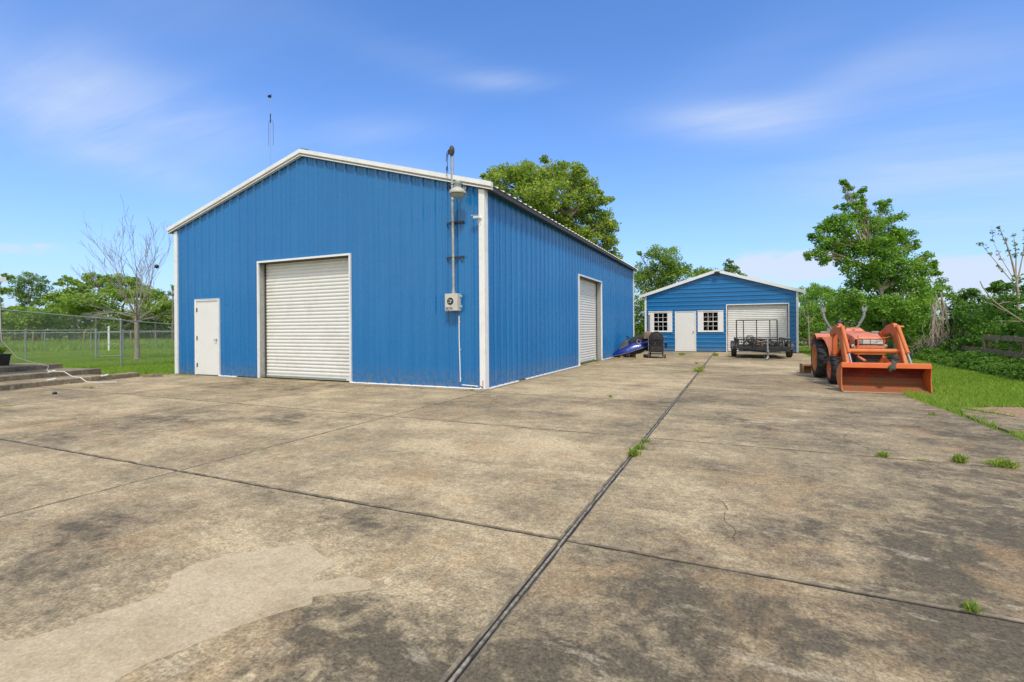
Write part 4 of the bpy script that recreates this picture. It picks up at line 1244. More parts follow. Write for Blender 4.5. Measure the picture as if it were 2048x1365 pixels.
# loader
for s_ in (-1, 1):
    b = MB(); b.box((s_ * .43, -.28, .86), (.085, .13, .50)); b.prism([(-.345, .60), (-.215, .60), (.10, .52), (-.1, .42), (-.36, .44)], s_ * .40, s_ * .46, 'x'); b.box((s_ * .30, -.1, .50), (.32, .12, .10))
    b.build('loader_post', M['orange'], tr, bevel=.006)
    # boom: plate silhouette in the y-z plane
    b = MB()
    poly = [(-.20, 1.12), (-.60, 1.245), (-.88, 1.285), (-.975, 1.27), (-1.03, 1.19), (-1.62, .42), (-1.66, .30), (-1.58, .24), (-1.50, .30), (-.98, .95), (-.90, 1.03), (-.80, 1.06), (-.60, 1.07), (-.22, 1.0), (-.18, 1.06)]
    b.prism(poly, s_ * .43, s_ * .50, 'x')
    boom = b.build('loader_arm', M['orange_tan'], tr, bevel=.007)
    b = MB()
    p0, p1, p2 = Vector((s_ * .465, -1.13, 1.215)), Vector((s_ * .465, -1.61, .73)), Vector((s_ * .465, -1.82, .52))
    b.tube([p0, p1], .034, 12); b.tube([p1, p1 + (p1 - p0).normalized() * .03], .038, 12)
    b.tube([(s_ * .42, -1.12, 1.21), (s_ * .56, -1.12, 1.21)], .022, 10); b.bar((s_ * .465, -1.0, 1.20), (s_ * .465, -1.14, 1.22), .03, .06)
    b.build('bucket_cylinder', M['orange_tan'], boom, smooth=40)
    b = MB(); b.tube([p1, p2], .017, 10); b.tube([(s_ * .43, -1.82, .52), (s_ * .50, -1.82, .52)], .02, 8); b.build('piston_rod', M['steel'], boom, smooth=40)
    b = MB(); b.tube([(s_ * .39, -.25, .56), (s_ * .38, -.62, .80)], .026, 10); b.tube([(s_ * .38, -.62, .80), (s_ * .40, -.82, 1.03)], .014, 8)
    b.build('lift_cylinder', M['orange'], boom, smooth=40)
    b = MB(); b.tube([(s_ * .40, -.9, 1.08), (s_ * .36, -.98, .95), (s_ * .35, -1.0, .78), (s_ * .40, -1.2, .68)], .009, 6); b.tube([(s_ * .41, -.8, 1.05), (s_ * .33, -.9, .9), (s_ * .30, -.8, .75)], .009, 6)
    b.build('hydraulic_hose', M['black'], tr, smooth=60)
b = MB(); b.tube([(-.45, -1.30, .735), (.45, -1.30, .735)], .046, 16); b.build('loader_crossbar', M['orange_tan'], tr, smooth=40)
# brush guard
b = MB(); b.bar((-.20, -1.16, .60), (-.20, -1.13, 1.04), .022, .012, upv=(0, 1, 0)); b.tube([(-.20, -1.13, .98), (-.05, -1.14, .965), (.10, -1.14, .97), (.30, -1.08, 1.0), (.43, -.9, 1.02)], .007, 6)
b.tube([(-.20, -1.13, .72), (0, -1.15, .70), (.25, -1.13, .73)], .007, 6)
b.build('brush_guard', M['orange'], tr, smooth=40)
b = MB(); b.bar((-.18, -1.50, .56), (-.22, -1.22, .62), .05, .02); b.build('hitch_tab', M['orange_faded'], tr)
b = MB(); b.box((.22, -1.12, .52), (.12, .10, .16), 0, Matrix.Rotation(.5, 3, 'Y')); b.tube([(.16, -1.0, .6), (.26, -1.2, .52), (.32, -1.3, .5)], .02, 8); b.build('tow_bracket', M['orange'], tr, bevel=.006)
# bucket
bw = .675
bk = [(-2.05, .535), (-2.02, .548), (-1.86, .50), (-1.70, .40), (-1.655, .33), (-1.66, .24), (-1.74, .13), (-1.90, .05), (-2.08, .012)]
inn = [(-2.05, .455), (-1.875, .455), (-1.72, .375), (-1.685, .32), (-1.69, .255), (-1.76, .155), (-1.90, .07), (-2.08, .020)]
b = MB()
def strip(b, pts, x0, x1, m=0):
    for (y0, z0), (y1, z1) in zip(pts, pts[1:]): b.add([(x0, y0, z0), (x1, y0, z0), (x1, y1, z1), (x0, y1, z1)], [(0, 1, 2, 3)], m)
strip(b, bk, -bw, bw)
bucket = b.build('bucket', M['orange_tan'], tr, smooth=30)
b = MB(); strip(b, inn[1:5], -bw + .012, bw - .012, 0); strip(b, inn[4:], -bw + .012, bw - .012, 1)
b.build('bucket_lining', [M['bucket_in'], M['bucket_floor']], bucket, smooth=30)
b = MB(); b.prism([(-2.075, .458), (-2.06, .545), (-2.02, .553), (-1.90, .515), (-1.90, .458)], -bw - .004, bw + .004, 'x'); b.build('bucket_lip', M['orange'], bucket, bevel=.006)
for s_ in (-1, 1):
    b = MB(); b.prism([(-2.066, .52), (-1.88, .50), (-1.70, .40), (-1.65, .33), (-1.655, .24), (-1.735, .125), (-1.90, .045), (-2.085, .010), (-2.055, .10), (-2.035, .28)], s_ * (bw - .006), s_ * (bw + .008), 'x')
    b.build('bucket_side', M['orange'] if s_ > 0 else M['orange_tan'], bucket)  # left plate takes the lighter tan so it looks sunlit
b = MB(); b.box((0, -2.09, .014), (2 * bw, .09, .014)); b.build('cutting_edge', worn('worn_steel_edge', (.42, .36, .28), (.35, .24, .15), (.5, .45, .4), .4, .5, 8), bucket)
b = MB(); b.lathe((.09, -2.085, .47), (0, -1, .2), [(0, .001), (0, .05), (.02, .06), (.035, .045), (.05, .001)], 9); b.tube([(.09, -2.09, .50), (.13, -2.08, .56), (.12, -2.0, .58)], [.03, .035, .02], 7); b.tube([(.07, -2.1, .47), (.05, -2.11, .42), (.07, -2.10, .385)], [.03, .025, .008], 7)
rg = b.build('rag', plain('dark_grey_rag', (.07, .08, .07), .95, 0, .5, 30), smooth=70)
rg.matrix_world = tr.matrix_basis
tag(rg, 'dark grey rag tied over the top lip of the tractor bucket', 'rag')
bb_ = thing('box_blade', 'yellow rusty box blade implement resting on the ground behind the tractor', 'implement', (6.72, 6.15, 0), .045)
b = MB(); b.box((0, 0, .215), (1.0, .42, .035)); b.box((0, .19, .13), (1.0, .03, .20)); b.box((0, -.02, .10), (.98, .03, .14)); b.build('blade', M['rust'], bb_, bevel=.004)
for s_ in (-1, 1):
    b = MB(); b.prism([(-.27, .0), (.26, .0), (.26, .24), (-.20, .25), (-.27, .17)], s_ * .50, s_ * .522, 'x'); b.build('side_plate', M['rust'], bb_)
b = MB()
for x in (-.3, 0, .3): b.box((x, -.12, .13), (.03, .05, .26))
b.build('ripper_shanks', M['rust'], bb_)
b = MB(); b.bar((-.25, -.2, .22), (-.12, -.1, .62), .02, .05); b.bar((.25, -.2, .22), (.12, -.1, .62), .02, .05); b.box((0, -.1, .62), (.30, .04, .05)); b.bar((0, -.1, .62), (0, .18, .24), .02, .04)
b.build('hitch_frame', M['rust'], bb_)

# ---------------------------------------------------------------- utility trailer
tl = thing('utility_trailer', 'black open utility trailer with raised mesh ramp in front of the shed roller door', 'trailer', (5.56, 13.35, 0), .05)
def rail(b, p0, p1, w=.05, h=.05): b.bar(p0, p1, w, h)
hw = .86
b = MB()
for s_ in (-1, 1): rail(b, (s_ * (hw - .04), -1.1, .385), (s_ * (hw - .04), 1.85, .385), .06, .085)
for y in (-1.1, -.4, .3, 1.0, 1.82): b.bar((-hw + .02, y, .37), (hw - .02, y, .37), .05, .06)
rail(b, (-.72, -1.1, .33), (0, -2.25, .33), .055, .075); rail(b, (.72, -1.1, .33), (0, -2.25, .33), .055, .075)
b.box((0, -1.1, .345), (1.76, .07, .13))
b.build('frame', M['black'], tl)
b = MB(); b.box((0, .37, .43), (1.66, 2.9, .025)); b.build('deck', M['under'], tl)
b = MB(); zt = .735
for s_ in (-1, 1):
    rail(b, (s_ * (hw + .03), -1.1, zt), (s_ * (hw + .03), 1.85, zt), .045, .045)
    for y in (-1.1, -.45, .45, 1.1, 1.82): b.box((s_ * (hw + .03), y, .56), (.045, .045, .33))
b.bar((-hw - .03, -1.1, zt), (hw + .03, -1.1, zt), .045, .045)
for x in (-.36, .62): b.box((x, -1.1, .56), (.05, .05, .33))
b.build('side_rails', M['black'], tl)
b = MB()
for s_ in (-1, 1): b.bar((s_ * .80, 1.82, .40), (s_ * .80, 1.90, 1.52), .045, .045)
for x in (-.52, 0, .52): b.bar((x, 1.82, .40), (x, 1.90, 1.52), .038, .038)
b.bar((-.80, 1.90, 1.51), (.80, 1.90, 1.51), .045, .045); b.bar((-.80, 1.84, .75), (.80, 1.84, .75), .03, .03); b.bar((-.80, 1.82, .42), (.80, 1.82, .42), .03, .03)
b.build('ramp_gate', M['black'], tl)
for s_ in (-1, 1):
    b = MB(); prof = [(-.09, .21), (-.10, .235), (-.095, .27), (-.07, .295), (0, .302), (.07, .295), (.095, .27), (.10, .235), (.09, .21)]
    b.lathe((s_ * 1.0, .05, .305), (1, 0, 0), prof, 36)
    w_ = b.build('wheel', M['dark'], tl, smooth=35)
    b = MB(); b.lathe((s_ * 1.0, .05, .305), (s_, 0, 0), [(-.08, .208), (.085, .208), (.09, .19), (.04, .17), (.03, .08), (.06, .06), (.07, .001)], 26); b.build('rim', M['galv'], w_, smooth=35)
    b = MB(); arc = [(.05 + .36 * math.sin(R(a)), .30 + .34 * math.cos(R(a))) for a in (-88, -66, -44, -22, 0, 22, 44, 66, 88)]; arc2 = [(.05 + .335 * math.sin(R(a)), .30 + .315 * math.cos(R(a))) for a in (-88, -66, -44, -22, 0, 22, 44, 66, 88)]
    for i in range(8): b.prism([arc[i], arc[i + 1], arc2[i + 1], arc2[i]], s_ * .895, s_ * 1.115, 'x')
    b.build('fender', M['black'], tl, smooth=40)
b = MB(); b.box((-.93, .05, .305), (.14, .06, .06)); b.box((.93, .05, .305), (.14, .06, .06)); b.box((0, .05, .305), (1.75, .05, .05)); b.build('axle', M['black'], tl)
b = MB(); b.tube([(.02, -2.1, .12), (.02, -2.1, .80)], .028, 10); b.lathe((.02, -2.1, .10), (0, 0, 1), [(0, .001), (0, .05), (.02, .045), (.05, .03)], 12); b.lathe((-.03, -2.1, .06), (1, 0, 0), [(0, .001), (0, .055), (.05, .055), (.05, .001)], 14); b.tube([(.02, -2.1, .80), (.10, -2.1, .82), (.10, -2.1, .88)], .01, 6)
b.build('jack', M['galvdull'], tl, smooth=40)
b = MB(); b.box((0, -2.33, .34), (.07, .20, .07)); b.lathe((0, -2.42, .33), (0, 0, 1), [(0, .035), (.05, .035), (.06, .001)], 12); b.tube([(-.03, -2.2, .3), (-.10, -2.15, .15), (-.05, -2.1, .05)], .008, 6); b.build('coupler', M['galvdull'], tl, smooth=40)
# tangle of pruned limbs and chains on the deck
b = MB(); random.seed(21)
for k in range(150):
    x = random.uniform(-.62, .66); y = random.uniform(-.95, 1.0); z = random.uniform(.46, .68) - .08 * abs(x)
    a = random.uniform(0, 6.28); L = random.uniform(.15, .5); cur = random.uniform(-.12, .12)
    p0 = Vector((x, y, z)); d = Vector((math.cos(a), math.sin(a), random.uniform(-.12, .12)))
    p1 = p0 + d * L * .5 + Vector((0, 0, cur)); p2 = p0 + d * L
    for q in (p0, p1, p2): q.x = max(-.76, min(.76, q.x)); q.y = max(-1.03, min(1.5, q.y)); q.z = max(.45, q.z)
    r0 = random.uniform(.006, .02)
    b.tube([p0, p1, p2], [r0, r0 * .85, r0 * .6], 6, 0 if random.random() < .82 else (1 if random.random() < .6 else 2))
for k in range(9):
    a = random.uniform(0, 6.28); b.ring((-.45 + .1 * math.cos(a), -.75 + .1 * math.sin(a), .60 + .02 * k), (random.uniform(-.5, .5), -1, random.uniform(-.3, .8)), random.uniform(.10, .16), .008, 18, 5, 0)
o = b.build('scrap_pile', [M['black'], plain('pale_cut_limbs', (.36, .29, .17), .8, 0, .3, 9), M['rust']], smooth=60)
o.matrix_world = tl.matrix_basis
tag(o, 'tangled dark pile of chain loops and cut limbs lying on the trailer deck', 'scrap pile')

# ---------------------------------------------------------------- jet ski
js = thing('jet_ski', 'dark blue jet ski lying nose down against the barn side wall', 'jet ski', (.72, 11.75, .0), 0)
M['jetblue'] = NT('metallic_blue_gelcoat').color((.004, .030, .27)).set(Roughness=.28, Metallic=.1).set(Coat_Weight=.25).mat
M['jetgrey'] = plain('grey_hood_plastic', (.10, .11, .13), .4, 0, .2, 8)
# hull frame: local +X = stern, rotated to lie towards the camera
hm = Matrix.Translation((.70, 11.75, .30)) @ Matrix.Rotation(R(28), 4, 'Z') @ Matrix.Rotation(R(-16), 4, 'Y') @ Matrix.Rotation(R(10), 4, 'X')
inv = Matrix.Translation((-.72, -11.75, 0))
hm = inv @ hm
ST = [(-.84, .02, -.02, .02, .05), (-.72, .16, -.12, .02, .09), (-.50, .28, -.20, .03, .17), (-.20, .34, -.24, .04, .27), (.10, .355, -.25, .05, .30), (.40, .35, -.25, .06, .27), (.70, .33, -.24, .07, .24), (.86, .30, -.22, .07, .22)]
def loft(rows, m, fcap=True):
    b = MB(); n = len(rows[0]); vs = [hm @ Vector(p) for r_ in rows for p in r_]; fs = []
    for i in range(len(rows) - 1):
        for j in range(n - 1): fs.append((i * n + j, i * n + j + 1, (i + 1) * n + j + 1, (i + 1) * n + j))
    if fcap: fs += [tuple(range(n)), tuple((len(rows) - 1) * n + j for j in range(n))[::-1]]
    b.add(vs, fs, m); return b
loft([[(x, -w, zg - .02), (x, -w * .9, zk * .45), (x, -w * .45, zk * .8), (x, 0, zk), (x, w * .45, zk * .8), (x, w * .9, zk * .45), (x, w, zg - .02)] for x, w, zk, zg, zd in ST], 0).build('lower_hull', M['black'], js, smooth=35)
loft([[(x, -w, zg - .018), (x, -w * 1.03, zg + .01), (x, -w * .86, zg + (zd - zg) * .6), (x, -w * .5, zd), (x, 0, zd + .012), (x, w * .5, zd), (x, w * .86, zg + (zd - zg) * .6), (x, w * 1.03, zg + .01), (x, w, zg - .018)] for x, w, zk, zg, zd in ST], 0).build('upper_hull', M['jetblue'], js, smooth=35)
b = MB()
for s_ in (-1, 1): b.tube([hm @ Vector((x, s_ * w * 1.04, zg - .008)) for x, w, zk, zg, zd in ST], .009, 6)
b.build('bumper_trim', M['galv'], js, smooth=60)
HD = [(-.52, .10, .18, .21), (-.36, .17, .22, .34), (-.22, .20, .26, .46), (-.14, .17, .28, .50), (-.06, .10, .29, .44)]
loft([[(x, -w, z0), (x, -w * .8, z0 + (z1 - z0) * .7), (x, -w * .3, z1), (x, w * .3, z1), (x, w * .8, z0 + (z1 - z0) * .7), (x, w, z0)] for x, w, z0, z1 in HD], 0).build('hood', M['jetgrey'], js, smooth=30)
SE = [(-.02, .08, .28, .40), (.15, .13, .28, .47), (.35, .16, .27, .52), (.55, .17, .26, .50), (.75, .14, .24, .42), (.82, .08, .22, .34)]
loft([[(x, -w, z0), (x, -w * .9, z0 + (z1 - z0) * .6), (x, -w * .5, z1), (x, w * .5, z1), (x, w * .9, z0 + (z1 - z0) * .6), (x, w, z0)] for x, w, z0, z1 in SE], 0).build('seat', M['dark'], js, smooth=40)
b = MB(); b.tube([hm @ Vector(p) for p in ((-.12, 0, .44), (.0, 0, .56))], .022, 8); b.tube([hm @ Vector(p) for p in ((-.02, -.28, .54), (.0, -.1, .57), (.0, .1, .57), (-.02, .28, .54))], .015, 8); b.build('handlebar', M['dark'], js, smooth=50)
b = MB(); b.ring(hm @ Vector((.30, -.27, .33)), hm.to_3x3() @ Vector((.1, -.9, .4)), .085, .012, 22, 6); b.build('grab_hoop', M['steel'], js, smooth=50)
b = MB(); b.bar((-.14, -.36, .06), (-.09, -.40, .33), .02, .035); b.build('prop_stick', M['whitedoor'], js)
b = MB(); b.bar((-.5, -.30, .045), (.55, .22, .075), .07, .07); b.bar((-.35, -.5, .04), (-.05, .3, .04), .08, .07); b.bar((.25, -.35, .04), (.55, .4, .04), .08, .07); b.build('cradle', M['oldwood'], js)
for l, x, y in (('near cradle wheel', -.06, -.42), ('rear cradle wheel', .42, -.30)):
    b = MB(); b.lathe((x, y, .085), (.85, .5, 0), [(-.03, .001), (-.03, .05), (-.035, .08), (0, .086), (.035, .08), (.03, .05), (.03, .001)], 16); b.build('cradle_wheel', M['dark'], js, smooth=40)

# ---------------------------------------------------------------- barrel smoker
sk = thing('barrel_smoker', 'black barrel smoker grill on a wheeled frame beside the blue jet ski', 'smoker', (1.72, 11.65, 0), .12)
b = MB(); b.lathe((0, -.32, .77), (0, 1, 0), [(0, .001), (0, .26), (.012, .286), (.03, .29), (.68, .29), (.70, .28), (.71, .001)], 30); body = b.build('barrel', M['black'], sk, smooth=35)
b = MB(); b.box((.02, -.345, .83), (.34, .012, .16)); b.box((.02, -.345, .735), (.46, .02, .012)); b.ring((0, -.33, .77), (0, 1, 0), .262, .008, 30, 6); b.build('door_panel', M['dark'], body)
b = MB(); b.box((0, -.28, .385), (.46, .44, .27)); b.box((0, -.28, .525), (.50, .50, .015)); b.box((0, -.51, .38), (.36, .012, .18)); b.build('ash_box', M['black'], sk, bevel=.01)
b = MB()
for x in (-.25, .25):
    for y in (-.28, .38): b.bar((x, y, .02), (x * .95, y, .62), .045, .045, upv=(0, 1, 0))
    b.bar((x, -.28, .14), (x, .38, .14), .03, .03)
b.bar((-.25, -.28, .25), (.25, -.28, .25), .03, .03); b.bar((-.25, -.28, .56), (.25, -.28, .56), .03, .03); b.box((0, .05, .16), (.48, .60, .012))
b.build('frame', M['black'], sk)
b = MB(); b.lathe((.33, -.30, .085), (1, 0, 0), [(-.03, .001), (-.03, .05), (-.028, .08), (.028, .08), (.03, .05), (.03, .001)], 18); b.build('wheel', M['dark'], sk, smooth=40)
b = MB(); b.lathe((-.33, -.30, .085), (1, 0, 0), [(-.03, .001), (-.03, .05), (-.028, .08), (.028, .08), (.03, .05), (.03, .001)], 18); b.build('wheel', M['dark'], sk, smooth=40)
b = MB(); b.box((.355, -.1, .60), (.13, .40, .02)); b.box((.42, -.1, .52), (.01, .38, .14)); b.box((.36, -.25, .50), (.10, .02, .20)); b.build('side_shelf', M['dark'], sk)
b = MB(); b.tube([(.26, -.32, .86), (.40, -.36, .865)], .010, 8); b.build('door_handle', M['steel'], sk, smooth=50)
b = MB(); b.lathe((-.34, -.10, .93), (0, 1, 0), [(-.16, .001), (-.16, .12), (-.15, .15), (.15, .15), (.16, .12), (.16, .001)], 18); b.box((-.34, -.1, .83), (.28, .30, .10)); b.build('offset_firebox', plain('rusty_grey_steel', (.26, .20, .16), .6, .3, .4, 7, (.20, .09, .04), .8, 6), sk, smooth=40)
b = MB(); b.tube([(-.29, .02, 1.0), (-.29, .02, 1.71)], .048, 14); b.ring((-.29, .02, 1.40), (0, 0, 1), .048, .006, 14, 6); b.lathe((-.29, .02, 1.71), (0, 0, 1), [(0, .06), (.02, .055), (.03, .001)], 14); b.build('chimney', plain('heat_greyed_pipe', (.22, .25, .26), .5, .5, .15, 5), sk, smooth=40)
b = MB(); b.box((-.30, -.25, .40), (.02, .02, .80)); b.bar((-.30, -.25, .12), (-.02, -.55, .62), .012, .012); b.tube([(-.40, -.2, .30), (-.62, -.40, .14), (-.80, -.55, .05)], .012, 6); b.build('poker_rack', M['galvdull'], sk)
cb = MB()
cb.box((0, 0, .012), (.28, .15, .024)); 
for x in (-.128, 0, .128): cb.box((x, 0, .095), (.025, .15, .142))
for y in (-.064, .064): cb.box((0, y, .0955), (.279, .0225, .141))
o = cb.build('cinder_block', plain('sandy_block', (.42, .36, .22), .95, 0, .2, 20, (.2, .17, .11), .5, 20)); o.location = (1.16, 11.0, 0); o.rotation_euler = (0, 0, .15)
tag(o, 'sandy hollow concrete block on the ground between the jet ski and the smoker', 'block')
b = MB(); b.bar((0, 0, .015), (.95, .05, .018), .07, .03); o = b.build('ground_board', M['oldwood']); o.location = (.06, 10.95, 0); o.rotation_euler = (0, 0, .02)
tag(o, 'flat weathered board on the driveway under the jet ski nose', 'board')

